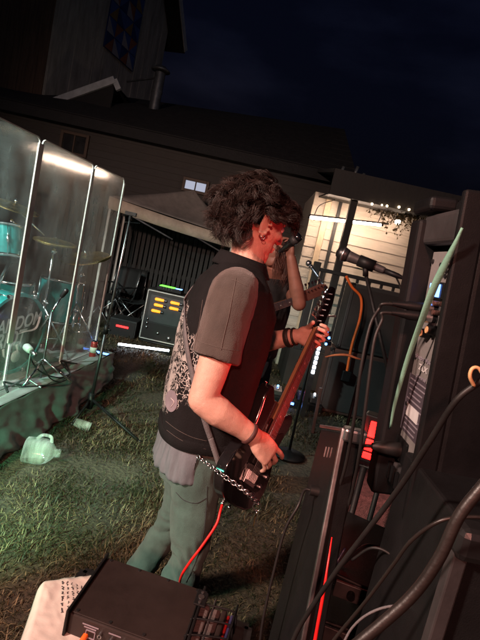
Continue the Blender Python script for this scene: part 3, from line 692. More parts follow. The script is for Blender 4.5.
ft = gz(36, 318, .62); ft = at(70, 300, 4.75)
fl = tom('floor_tom', 'teal floor tom on three chrome legs behind the clear shield', V((-1.75, 4.62, SZ + .40)), (0, 0, 1), .2, .40)
for a in (0, 2.1, 4.2): MB().cyl((-1.75 + .225 * math.cos(a), 4.62 + .225 * math.sin(a), SZ), (-1.75 + .225 * math.cos(a), 4.62 + .225 * math.sin(a), SZ + .45), .008).build('leg', 'chrome', fl, smooth=True)
def cymbal_stand(name, label, foot, top, r, tilt, boom=None, cups=1):
    foot = V(foot); top = V(top); t = thing(name, label, 'cymbal', foot)
    el = V((foot.x, foot.y, top.z - .02)) if boom is None else V(boom)
    MB().cyl(foot + V((0, 0, .12)), V((foot.x, foot.y, (foot.z + el.z) / 2)), .0125).build('tube', 'chrome', t, smooth=True)
    MB().cyl(V((foot.x, foot.y, (foot.z + el.z) / 2 - .02)), el, .009).build('tube', 'chrome', t, smooth=True)
    for f in (.5, .97): 
        p = V((foot.x, foot.y, foot.z + (el.z - foot.z) * f)); MB().cyl(p - V((0, 0, .02)), p + V((0, 0, .02)), .02).cyl(p, p + V((.035, -.02, 0)), .006).build('clamp', 'chrome', t, smooth=True)
    for a in (.3, 2.4, 4.5):
        q_ = foot + V((.26 * math.cos(a), .26 * math.sin(a), .01))
        MB().cyl(foot + V((0, 0, .42)), q_, .008).cyl(foot + V((0, 0, .14)), (foot + V((0, 0, .42))).lerp(q_, .6), .006).build('leg', 'chrome', t, smooth=True)
        MB().ball(q_, (.016, .016, .012)).build('rubber_foot', 'black_rubber', t, smooth=True)
    if boom is not None: MB().cyl(el - (top - el).normalized() * .15, top, .007).build('boom', 'chrome', t, smooth=True)
    ax = V(tilt).normalized(); x, y, _ = frame(ax)
    for k in range(cups):
        c = top + ax * (.012 + .03 * k); s = -1 if (cups == 2 and k == 0) else 1
        MB().lathe([(.004, .022 * s), (.02, .020 * s), (.03, .008 * s), (r * .6, .0), (r, -.010 * s), (r, -.0115 * s), (r * .6, -.0015), (.03, .006 * s), (.004, .018 * s)], basis(x, y, ax, c), 40).build('cymbal', 'brass', t, smooth=True)
    MB().cyl(top - ax * .01, top + ax * .07, .005).cyl(top + ax * .045, top + ax * .06, .014, n=8).build('wing_nut', 'chrome', t, smooth=True)
    return t
ct = at(21, 210, 3.9); cymbal_stand('crash_cymbal', 'bronze crash cymbal tilted on a boom stand beside the rack tom', (-2.05, 4.05, SZ), at(14, 207, 3.9), .20, (.2, -.1, 1), boom=at(30, 222, 3.95))
hh_ = gz(50, 352, SZ); cymbal_stand('hi_hat', 'pair of hi-hat cymbals on a chrome stand behind the shield', (-1.62, 3.95, SZ), V((-1.62, 3.95, 1.30)), .17, (0.05, -.1, 1), cups=2)
rc = at(86, 258, 4.35); cymbal_stand('ride_cymbal', 'wide ride cymbal tilted on a stand at the far end of the kit', (rc.x - .05, 4.45, SZ), rc, .22, (-.2, -.3, 1), boom=at(80, 272, 4.45))
sn = V((-1.95, 4.0, SZ + .5)); snr = tom('snare_drum', 'shallow teal snare drum on a chrome basket stand', sn, (0, 0, 1), .178, .14)
MB().cyl((sn.x, sn.y, SZ), sn - V((0, 0, .08)), .014).build('stand_tube', 'chrome', snr, smooth=True)
for a in (0, 2.1, 4.2): MB().cyl((sn.x, sn.y, SZ + .2), (sn.x + .22 * math.cos(a), sn.y + .22 * math.sin(a), SZ + .008), .009).build('stand_leg', 'chrome', snr, smooth=True)
# stands and leads lying on the riser
bs = thing('drum_mic_boom', 'slim chrome boom stand with a drum microphone behind the middle panel', 'microphone stand', (-1.30, 3.35, SZ))
f_ = V((-1.32, 3.36, SZ)); tp = at(57, 192, 3.6)
MB().cyl(f_ + V((0, 0, .02)), at(52, 312, 3.4), .009).build('pole', 'steel', bs, smooth=True)
MB().cyl(at(40, 330, 3.4), at(62, 296, 3.42), .007).build('boom', 'chrome', bs, smooth=True)
for a in (.4, 2.5, 4.6): MB().cyl(f_ + V((0, 0, .16)), f_ + V((.22 * math.cos(a), .22 * math.sin(a), .008)), .008).build('leg', 'chrome', bs, smooth=True)
MB().cap(at(62, 296, 3.42), at(66, 291, 3.42), .016, .02).build('microphone', 'dark_metal', bs, smooth=True)
for k, pts in enumerate([[(-1.28, 3.2, .55), (-1.22, 3.28, .42), (-1.18, 3.4, .375), (-1.25, 3.6, .372), (-1.5, 3.8, .372)], [(-1.42, 3.25, .62), (-1.33, 3.3, .46), (-1.24, 3.45, .378), (-1.2, 3.6, .374), (-1.35, 3.9, .372)], [(-1.35, 3.1, .375), (-1.2, 3.3, .376), (-1.17, 3.55, .376), (-1.3, 3.75, .376)]]):
    tag(MB().tube(cr(pts, 8), .005, 6).build('drum_lead', 'black_rubber', smooth=True), ['black lead dropping from the bass drum microphone to the planks', 'black lead sagging beside the shield foot', 'black lead lying flat along the planks near the shield'][k], 'cable')
# can, phone on the riser edge
cp = gz(92, 357, SZ)
can = thing('drink_can', 'tall red and silver drink can standing on the riser edge', 'can', cp)
CM = Matrix.Translation(cp)
MB().lathe([(.024, .001), (.030, .008), (.030, .135), (.026, .147)], CM, 24).build('body', 'can_red', can, smooth=True)
MB().lathe([(.026, .147), (.0275, .150), (.025, .151), (.023, .146), (0, .146)], CM, 24).build('lid', 'chrome', can, smooth=True)
MB().lathe([(.0304, .045), (.0304, .095)], CM, 24).build('label_band', 'off_white', can, smooth=True)
pp = gz(101, 354, SZ + .006)
ph = thing('phone', 'phone lying on the riser corner with its torch shining', 'phone', pp)
MB().box(pp + V((0, 0, .006)), (.075, .15, .009), rot_s).build('body', 'black_plastic', ph, bevel=.003)
MB().box(pp + V((0, 0, .0112)), (.066, .135, .001), rot_s).build('screen', 'lcd_blue', ph)
MB().ball(pp + V((.01, -.06, .018)), .007, nu=8, nv=6).build('torch', 'spark', ph)
# tall stand in front of the riser
fb = gz(88, 416, 0); tpz = at(131, 214, fb.y).z
ts = thing('tall_stand', 'tall thin black tripod stand in front of the riser corner', 'stand', fb)
tt = V((at(131, 214, fb.y).x, fb.y, tpz)); bb = V((fb.x, fb.y, .1))
MB().cyl(bb, bb.lerp(tt, .42), .0135).build('lower_tube', 'dark_metal', ts, smooth=True)
MB().cyl(bb.lerp(tt, .4), tt, .008).build('upper_tube', 'steel', ts, smooth=True)
MB().cyl(bb.lerp(tt, .385), bb.lerp(tt, .43), .021).cyl(bb.lerp(tt, .41), bb.lerp(tt, .41) + V((.04, -.02, 0)), .007).build('clutch', 'black_plastic', ts, smooth=True)
MB().box(tt, (.09, .03, .03)).cyl(tt - V((0, 0, .05)), tt, .014).build('head', 'black_plastic', ts, bevel=.004)
for e in (gz(140, 442, .01), gz(72, 424, .01), V((fb.x - .05, fb.y + .3, .01))):
    MB().cyl(bb + V((0, 0, .05)), e, .011).build('leg', 'black_paint', ts, smooth=True); MB().ball(e, .017).build('rubber_foot', 'black_rubber', ts, smooth=True)
MB().cyl(bb + V((0, 0, -.03)), bb + V((0, 0, .1)), .026).build('hub', 'black_plastic', ts, smooth=True)
# plastic jug and cup on the grass
jc = gz(34, 463, .0); jx = V((.9, .30, .0)).normalized(); jy = V((-.30, .9, 0)).normalized()
jug = thing('plastic_jug', 'empty translucent plastic jug lying on the grass by the riser', 'jug', jc)
JM = basis(jx, V((0, 0, 1)), -jy, jc + V((0, 0, .075)))
def sq(r, z, p=3.2, n=32): return [((r * abs(math.cos(a)) ** (2 / p) * math.copysign(1, math.cos(a))), (r * abs(math.sin(a)) ** (2 / p) * math.copysign(1, math.sin(a))), z) for a in np.linspace(0, 2 * math.pi, n, endpoint=False)]
JM = basis(V((.25, -.95, .15)).normalized(), V((.05, .15, 1)).normalized(), V((1, .25, -.03)).normalized(), jc + V((-.08, 0, .078)))
MB().loft([[JM @ V(p) for p in sq(r, z)] for r, z in ((.060, 0), (.074, .008), (.077, .05), (.078, .10), (.076, .125), (.066, .15), (.045, .175), (.026, .19), (.024, .215))]).build('body', 'milk', jug, smooth=True)
MB().lathe([(.027, .208), (.027, .224), (0, .226)], JM, 16).build('cap', 'milk', jug, smooth=True)
MB().tube(cr([JM @ V((0, .06, .155)), JM @ V((0, .098, .14)), JM @ V((0, .102, .09)), JM @ V((0, .072, .06))]), .011, 8).build('handle', 'milk', jug, smooth=True)
cc = gz(80, 429, 0); CMx = basis(V((.3, 0, 1)).normalized(), V((-.2, 1, 0)).normalized(), V((.95, .2, -.25)).normalized(), cc + V((-.05, 0, .045)))
cup = thing('plastic_cup', 'crumpled clear plastic cup lying beside the stand foot', 'cup', cc)
MB().loft([[CMx @ V((r * math.cos(a) * (1 + .12 * math.sin(3 * a + z * 30)), r * math.sin(a) * (1 - .1 * math.sin(2 * a)), z)) for a in np.linspace(0, 2 * math.pi, 24, endpoint=False)] for r, z in ((.03, 0), (.034, .03), (.038, .06), (.044, .10), (.047, .118))]).build('wall', 'clear', cup, smooth=True)
MB().tube([CMx @ V((.047 * math.cos(a) * (1 + .12 * math.sin(3 * a + 3.5)), .047 * math.sin(a) * (1 - .1 * math.sin(2 * a)), .118)) for a in np.linspace(0, 2 * math.pi, 25)], .003, 6, cap=False).build('rim', 'milk', cup, smooth=True)

# ================================================================== BACK LINE
AY = 7.0
a0, a1 = at(138, 338, AY), at(148, 288, AY); ax0, az0, az1 = a0.x, a0.z, a1.z; aw = .72
amp = thing('valve_amplifier', 'black amplifier with glowing orange valves and pale piping', 'amplifier', (ax0 + aw / 2, AY, 0))
ac = V((ax0 + aw / 2, AY + .2, (az0 + az1) / 2)); ah = az1 - az0
MB().box(ac, (aw, .40, ah)).build('cabinet', 'tolex', amp, bevel=.012)
MB().box((ac.x, AY + .2, az0 / 2), (aw * .96, .42, az0 - .01)).build('base_case', 'tarp_black', amp, bevel=.01)
yf = AY - .004
for p, q_ in (((ax0 + .02, az0 + .02), (ax0 + .02, az1 - .02)), ((ax0 + aw - .02, az0 + .02), (ax0 + aw - .02, az1 - .02)), ((ax0 + .02, az0 + .02), (ax0 + aw - .02, az0 + .02)), ((ax0 + .02, az1 - .02), (ax0 + aw - .02, az1 - .02))):
    MB().bar((p[0], yf, p[1]), (q_[0], yf, q_[1]), .014, .014).build('piping', 'off_white', amp, bevel=.003)
MB().box((ac.x, yf + .002, az0 + ah * .64), (aw * .8, .012, ah * .52)).build('valve_cage', 'panel_dark', amp)
for i, (u, v) in enumerate([(.30, .83), (.30, .72), (.27, .60), (.62, .83), (.62, .72)]):
    p = V((ax0 + aw * u, yf - .02, az0 + ah * v)); MB().cap(p - V((.055, 0, 0)), p + V((.055, 0, 0)), .022, .018).build('valve', 'valve_glow', amp, smooth=True)
    MB().cyl(p + V((.06, 0, 0)), p + V((.1, 0, 0)), .02).build('valve_base', 'dark_metal', amp)
for u, v, r in ((.12, .42, .018), (.12, .34, .018), (.13, .26, .018), (.38, .18, .02), (.62, .12, .035), (.78, .12, .03)):
    p = V((ax0 + aw * u, yf, az0 + ah * v)); MB().cyl(p + V((0, .01, 0)), p - V((0, .02, 0)), r, n=14).build('knob', 'steel', amp, smooth=True)
MB().box((ac.x, AY - .002, az0 + ah * .2), (aw * .9, .01, ah * .3)).build('lower_panel', 'grille_cloth', amp)
MB().tube(cr([(ac.x - .12, AY + .2, az1), (ac.x - .1, AY + .2, az1 + .04), (ac.x + .1, AY + .2, az1 + .04), (ac.x + .12, AY + .2, az1)]), .012, 8).build('handle', 'black_rubber', amp, smooth=True)
lp = V((ax0 + .32, AY + .05, az1 + .045))
ls = thing('laser_box', 'small effects box glowing green on top of the valve amplifier', 'light', lp)
MB().box(lp, (.36, .2, .06)).build('case', 'black_plastic', ls, bevel=.006)
MB().box(lp + V((-.04, -.02, .033)), (.22, .14, .012)).build('green_lens', 'led_green', ls, bevel=.004)
for i in range(5): MB().box(lp + V((-.12 + i * .04, -.104, .01)), (.012, .01, .03)).build('fin', 'dark_metal', ls)
MB().box(lp + V((.13, -.02, .032)), (.09, .1, .008)).build('blue_lens', 'led_blue', ls)
q0, q1 = gz(118, 344, .06), gz(170, 351, .06)
st = thing('led_batten', 'thin white LED batten lying on the grass before the amplifier', 'light', (q0 + q1) * .5)
MB().bar(q0 - V((0, 0, .02)), q1 - V((0, 0, .02)), .05, .075).build('housing', 'dark_metal', st, bevel=.005)
MB().bar(q0 + V((.01, -.028, .008)), q1 + V((-.01, -.028, .008)), .012, .028).build('lens', 'led_white', st)
bx = at(121, 330, 6.9)
kb = thing('speaker_box', 'black box with a red glowing strip left of the amplifier', 'speaker', (bx.x, 7.0, 0))
MB().box((bx.x, 7.15, bx.z), (.40, .4, .30)).build('cabinet', 'tolex', kb, bevel=.01)
MB().box((bx.x, 7.15, (bx.z - .15) / 2), (.42, .42, bx.z - .16)).build('base_case', 'tarp_black', kb, bevel=.01)
MB().box((bx.x, 6.945, bx.z - .0), (.36, .012, .26)).build('grille', 'grille_cloth', kb)
MB().box((bx.x + .0, 6.935, bx.z + .045), (.18, .012, .026)).build('red_strip', 'led_red_dim', kb)
# folding chairs at the back
def chair(x, y, rz, label):
    t = thing('camp_chair', label, 'chair', mtx=Matrix.Translation((x, y, 0)) @ Matrix.Rotation(rz, 4, 'Z'), group='folding camp chairs by the fence')
    for s in (-1, 1):
        MB().cyl((-.27, s * .22, .02), (.25, s * .22, .48), .010).cyl((.27, s * .22, .02), (-.25, s * .22, .48), .010).build('side_cross', 'steel', t, smooth=True)
        MB().cyl((-.25, s * .23, .48), (-.34, s * .23, .95), .010).build('back_post', 'steel', t, smooth=True)
        MB().cyl((.25, s * .23, .48), (.25, s * .23, .64), .010).cyl((.27, s * .23, .65), (-.28, s * .23, .66), .014).build('arm_rest', 'dark_metal', t, smooth=True)
    for x0 in (-.26, .26): MB().cyl((x0, -.22, .03), (x0 * .95, .22, .46), .009).cyl((x0, .22, .03), (x0 * .95, -.22, .46), .009).build('cross', 'steel', t, smooth=True)
    MB().grid(lambda u, v: V((-.25 + .5 * u, -.22 + .44 * v, .46 - .05 * math.sin(math.pi * v))), 6, 8).build('seat', 'tarp_black', t, smooth=True, solid=.004)
    MB().grid(lambda u, v: V((-.25 - .09 * u, -.23 + .46 * v, .52 + .42 * u - .0)) + V((-.05 * math.sin(math.pi * v), 0, 0)), 6, 8).build('backrest', 'tarp_black', t, smooth=True, solid=.004)
for px, y, r, l in ((112, 7.7, -1.9, 'folded-frame camp chair nearest the drum shield, by the fence'), (131, 7.95, -1.2, 'folded-frame camp chair between the red-lit box and the valve amplifier')):
    p = at(px, 300, y); chair(p.x, y, r, l)
# guitar cabinets
CY = 5.35
for k, (z, m, l) in enumerate(((.02, 'brown_tolex', 'lower dark brown guitar cabinet of the stack by the porch'), (.775, 'tolex', 'upper black guitar cabinet of the stack by the porch'))):
    x0 = at(322, 390, CY).x + (0.05 if k else 0); t = thing('guitar_cabinet', l, 'speaker', (x0 + .36, CY + .18, z), 'stacked guitar cabinets')
    c = V((x0 + .36, CY + .18, z + .375))
    MB().box(c, (.74, .36, .745)).build('cabinet', m, t, bevel=.015)
    MB().box(c + V((0, -.183, .0)), (.66, .012, .66)).build('grille', 'grille_cloth', t)
    for sx in (-1, 1):
        MB().box(c + V((sx * .345, -.182, 0)), (.018, .02, .70)).build('piping', 'panel_dark', t)
        for sz in (-1, 1): MB().box(c + V((sx * .35, -.16, sz * .352)), (.05, .05, .05)).build('corner', 'black_plastic', t, bevel=.012)
    MB().box(c + V((.1, -.192, .24)), (.05, .01, .035)).box(c + V((.18, -.192, .24)), (.05, .01, .035)).build('badge', 'brass', t) if k else None
oc = [at(346, 276, CY - .06), at(352, 287, CY - .06), at(361, 298, CY - .06), at(360, 318, CY - .06), at(352, 345, CY - .06), at(346, 376, CY - .06)]
ot = thing('orange_extension_lead', 'orange extension cord hanging down the front of the guitar cabinets', 'cable', oc[-1])
MB().tube(cr(oc, 8), .015, 8).build('cord', 'orange', ot, smooth=True)
MB().box(oc[-1], (.10, .05, .12)).build('socket', 'black_plastic', ot, bevel=.01)
# pedalboard, light bar, stage boxes
pb_ = gz(292, 407, 0)
pd = thing('pedalboard', 'pedalboard with blue and red lit pedals on the grass', 'pedalboard', pb_)
MB().box(pb_ + V((0.02, .1, .06)), (.62, .32, .10), Matrix.Rotation(.1, 3, 'X')).build('board', 'black_paint', pd, bevel=.008)
for i, (m_, lm) in enumerate((('steel', 'led_blue'), ('red_cable', 'led_red_dim'), ('foil_blue', 'led_blue'), ('panel_dark', 'led_white'))):
    c = pb_ + V((-.2 + i * .145, .06, .14)); p_ = MB().box(c, (.10, .15, .06), Matrix.Rotation(.15, 3, 'X')).build('pedal', m_, pd, bevel=.006)
    MB().ball(c + V((0, .03, .045)), .012, nu=8, nv=6).build('lamp', lm, p_); MB().cyl(c + V((0, -.05, .02)), c + V((0, -.05, .045)), .014).build('switch', 'chrome', p_, smooth=True)
MB().box(pb_ + V((-.05, -.075, .06)), (.10, .012, .025)).build('blue_display', 'lcd_blue', pd)
l0, l1 = at(313, 372, 5.0), at(317, 348, 5.0)
lbx = thing('light_bar', 'short upright white LED bar behind the fretting hand', 'light', (l0.x, 5.0, 0))
MB().bar(V((l0.x, 5.03, 0)), V((l0.x, 5.03, l1.z + .05)), .05, .04).build('housing', 'dark_metal', lbx)
for i in range(6):
    p = V((l0.x, 5.0, l0.z)).lerp(V((l0.x, 5.0, l1.z)), i / 5); MB().box(p, (.03, .02, .035)).build('lamp', 'led_white', lbx, bevel=.003)
# slim microphone stand with small lights by the singer
ms = at(326, 290, 3.9); fz = V((ms.x + .02, 3.9, 0))
mst = thing('lit_microphone_stand', 'microphone stand with blue and white sparkling lights beside the singer', 'microphone stand', fz)
MB().cyl(fz, V((ms.x, 3.9, ms.z)), .011).build('pole', 'dark_metal', mst, smooth=True)
MB().lathe([(.14, 0), (.14, .015), (.03, .03), (.012, .05)], Matrix.Translation(fz), 24).build('base', 'black_paint', mst, smooth=True)
mh, mt_ = at(307, 261, 3.8), at(318, 276, 3.85)
MB().cyl(mt_, V((ms.x, 3.9, ms.z)), .007).build('boom', 'steel', mst, smooth=True)
dm = (mh - mt_).normalized()
MB().tube([mt_, mt_.lerp(mh, .6), mt_.lerp(mh, .66)], [.010, .014, .02], 12).build('microphone', 'steel', mst, smooth=True); MB().ball(mh.lerp(mt_, .15), .024).build('windscreen', 'steel', mst, smooth=True)
for (x, y, k) in ((325, 290, 'spark'), (324, 297, 'led_white'), (327, 332, 'led_blue'), (329, 338, 'led_blue'), (326, 344, 'led_blue')): MB().ball(at(x, y, 3.86), .011 + (.008 if k == 'spark' else 0), nu=8, nv=6).build('lamp', k, mst)
MB().bar(at(322, 316, 3.85), at(336, 316, 3.85), .02, .015).build('tray', 'steel', mst)
for k in range(3): MB().box(at(328, 333 + k * 5, 3.88), (.05, .03, .035)).build('lamp_holder', 'black_plastic', mst)
tag(MB().bar(V((at(320, 402, 4.6).x, 4.6, 0)), at(321, 388, 4.6), .03, .03).build('red_stand_leg', 'brown_tolex', bevel=.004), 'short dark red upright post behind the pedalboard', 'post')

# ================================================================== PEOPLE
from mathutils.bvhtree import BVHTree
def ring(c, r, f, a, b, p=2.4, n=36):
    out = []
    for k in range(n):
        t = 2 * math.pi * k / n; ct, st = math.cos(t), math.sin(t)
        out.append(V(c) + r * (a * math.copysign(abs(ct) ** (2 / p), ct)) + f * (b * math.copysign(abs(st) ** (2 / p), st)))
    return out
def limb(mb, pts, rad, n=32, steps=8):
    P = cr(pts, steps); mb.tube(P, lerpl(rad, len(P)), n); mb.ball(P[0], rad[0] * .98); mb.ball(P[-1], rad[-1] * .98)
def add_hand(mb, wr, d, n, side, curls, thumb=(.9, .55, .25), tcurl=.5, sc=1., spread=2.2):
    d = V(d).normalized(); n = V(n); n = (n - d * n.dot(d)).normalized(); t = d.cross(n) if side == 'R' else n.cross(d)
    wr = V(wr)
    rings = []
    for s, w_, th, p in ((-.012, .027, .021, 2), (.012, .031, .021, 2.2), (.035, .040, .019, 2.5), (.065, .043, .016, 2.7), (.088, .042, .013, 2.7), (.096, .038, .010, 2.5)):
        rings.append(ring(wr + d * s * sc + t * (.002 * sc), t, n, w_ * sc, th * sc, p, 20))
    mb.loft(rings)
    mb.cap(wr + d * .018 * sc + t * .022 * sc + n * .008 * sc, wr + d * .05 * sc + t * .034 * sc + n * .01 * sc, .017 * sc, .014 * sc)
    nails = []
    for k, (off, L, r, back) in enumerate(((.031, .074, .0092, .002), (.0105, .083, .0095, 0), (-.0105, .076, .0091, .003), (-.0305, .060, .0081, .011))):
        p = wr + d * (.090 - back) * sc + t * off * sc; a = 0; dd = d + t * (off * spread)
        dd.normalize(); ax = t
        for j, f in enumerate((.46, .30, .24)):
            a += curls[k][j]; v = dd * math.cos(a) + n * math.sin(a)
            q_ = p + v * (L * f * sc); mb.cap(p, q_, (r - .0007 * j) * sc, (r - .0007 * (j + 1)) * sc, 12); p = q_
        nails.append((p, v))
    p = wr + d * .032 * sc + t * .034 * sc + n * .008 * sc; v = (d * thumb[0] + t * thumb[1] + n * thumb[2]).normalized()
    for j, (L, r) in enumerate(((.040, .0118), (.031, .0105))):
        if j: v = (v * math.cos(tcurl) + n * math.sin(tcurl)).normalized()
        q_ = p + v * L * sc; mb.cap(p, q_, r * sc, (r - .0012) * sc, 12); p = q_
def add_head(mb, M_):
    r3 = M_.to_3x3()
    def B(c, r): mb.ball(M_ @ V(c), r, r3, 20, 14)
    B((-.012, 0, .032), (.100, .077, .086)); B((.028, 0, .0), (.068, .066, .085)); B((.040, 0, -.055), (.050, .054, .056))
    B((.052, 0, -.088), (.040, .040, .028)); B((.076, 0, -.100), (.018, .022, .016)); B((.080, 0, .034), (.017, .048, .012))
    for s in (-1, 1):
        B((.060, s * .040, -.012), (.028, .022, .018)); B((.018, s * .044, -.066), (.040, .014, .034)); B((.103, s * .010, -.026), (.010, .008, .008))
        R2 = M_.to_3x3() @ Matrix.Rotation(s * -.35, 3, 'Z') @ Matrix.Rotation(-.18, 3, 'Y')
        e = M_ @ V((-.010, s * .083, -.006)); mb.ball(e, (.020, .007, .033), R2, 16, 12)
        for a in range(9):                                   # rim of the ear
            t = -1.9 + a * .52; mb.ball(M_ @ V((-.012 + .021 * math.cos(t) * (1 if t < 1.6 else .8), s * .090, -.002 + .032 * math.sin(t))), .0062, None, 8, 6)
        mb.ball(M_ @ V((-.004, s * .084, -.036)), .009, None, 8, 6)
    mb.tube([M_ @ V(p) for p in ((.088, 0, .026), (.098, 0, .006), (.110, 0, -.014), (.112, 0, -.022), (.100, 0, -.030))], [.008, .009, .0115, .012, .009], 12)
    B((.091, 0, -.052), (.012, .024, .0065)); B((.089, 0, -.063), (.012, .022, .007))
def torso(mb, rings, r, f, grow=0., p=2.5):
    mb.loft([ring(c, r, f, a + grow, b + grow, p) for c, a, b in rings])
def eyes(M_, parent):
    for s in (-1, 1):
        e = MB().ball(M_ @ V((.079, s * .031, .014)), .0125).build('eye', 'eye_white', parent, smooth=True)
        MB().ball(M_ @ V((.0885, s * .031, .014)), (.004, .006, .006), M_.to_3x3()).build('iris', 'iris', e, smooth=True)
def hair(name, M_, parent, m, nclump, per, ln, curl, cover, rad=.0011, seed=3, long=False):
    Mi_ = M_.inverted(); rs = random.Random(seed); mb = MB(); r3 = M_.to_3x3(); up = V((0, 0, 1))
    cnt = 0
    while cnt < nclump:
        z = rs.uniform(-.75, 1); a = rs.uniform(0, 2 * math.pi); q_ = math.sqrt(max(0, 1 - z * z)); u = V((q_ * math.cos(a), q_ * math.sin(a), z))
        if not cover(u): continue
        cnt += 1
        L = ln(u) * rs.uniform(.75, 1.25); ph = rs.uniform(0, 6.28); fr = rs.uniform(.8, 1.6) * curl[1]; am = curl[0] * rs.uniform(.5, 1.4); hand_ = rs.choice((-1, 1))
        flow = V((-.35 if u.x < .35 else .75, u.y * .9, -.75)) + V((rs.uniform(-.6, .6), rs.uniform(-.6, .6), rs.uniform(-.3, .5)))
        lift = rs.uniform(.5, 1.25)
        if long: flow = V((-.18 + rs.uniform(-.1, .1), u.y * .25 + rs.uniform(-.1, .1), -1.5)); lift = .35
        for k in range(per):
            ju = (u + V((rs.gauss(0, .055), rs.gauss(0, .055), rs.gauss(0, .055)))).normalized()
            root = V((-.012 + .098 * ju.x, .076 * ju.y, .032 + .085 * ju.z)); Ls = L * rs.uniform(.8, 1.1); pts = []; p = root; ns = 9
            nrm = V((ju.x / .098, ju.y / .076, ju.z / .085)).normalized(); d = (nrm * 1.0 * lift + flow.normalized() * .55).normalized()
            s1, s2, _ = frame(flow); sprd = V((rs.gauss(0, 1), rs.gauss(0, 1), rs.gauss(0, 1))) * .0030
            for j in range(ns):
                t = j / (ns - 1); w_ = am * min(1, t * 1.6)
                pts.append(M_ @ (p + sprd * (1 - .5 * t) * (t > 0) + s1 * (w_ * math.cos(ph + fr * t * 6.28 * hand_)) + s2 * (w_ * math.sin(ph + fr * t * 6.28 * hand_))))
                d = (d + flow.normalized() * .20 + V((0, 0, -.06))).normalized()
                nx = p + d * (Ls / ns)
                e = V(((nx.x + .012) / (.098 + .012), nx.y / (.076 + .012), (nx.z - .032) / (.085 + .012)))
                if e.length < 1: nx = V((-.012 + e.normalized().x * (.098 + .012), e.normalized().y * (.076 + .012), .032 + e.normalized().z * (.085 + .012)))
                p = nx
            loc_ = [Mi_ @ p_ for p_ in pts]
            if any(-.030 < p_.x < .075 and abs(p_.y) > .058 and -.11 < p_.z < .000 for p_ in loc_): continue
            mb.tube(pts, [rad, rad * 1.1, rad * .9, rad * .25], 3, cap=False)
    inv = INV.get(parent.name)
    o = mb.build(name, m, parent, smooth=True); return o
class Surf:
    """lay trims on a cloth surface along the sight line of the survey photo"""
    def __init__(s, *objs):
        vs, fs = [], []
        for o in objs:
            off = len(vs); T = Matrix.Translation(o.parent.matrix_world.translation) if o.parent else Matrix()
            if o.parent: T = Matrix.Translation(o.parent.location)
            else: T = Matrix.Translation(o.location)
            vs += [T @ v.co for v in o.data.vertices]; fs += [[i + off for i in p.vertices] for p in o.data.polygons]
        s.b = BVHTree.FromPolygons(vs, fs)
    def __call__(s, x, y, lift=.002):
        d = (cF + cR * ((x - 240) / FPX) + cU * ((320 - y) / FPX)).normalized(); h = s.b.ray_cast(CAM, d)
        return (h[0] + (h[1] if h[1].dot(d) < 0 else -h[1]) * lift) if h[0] is not None else None

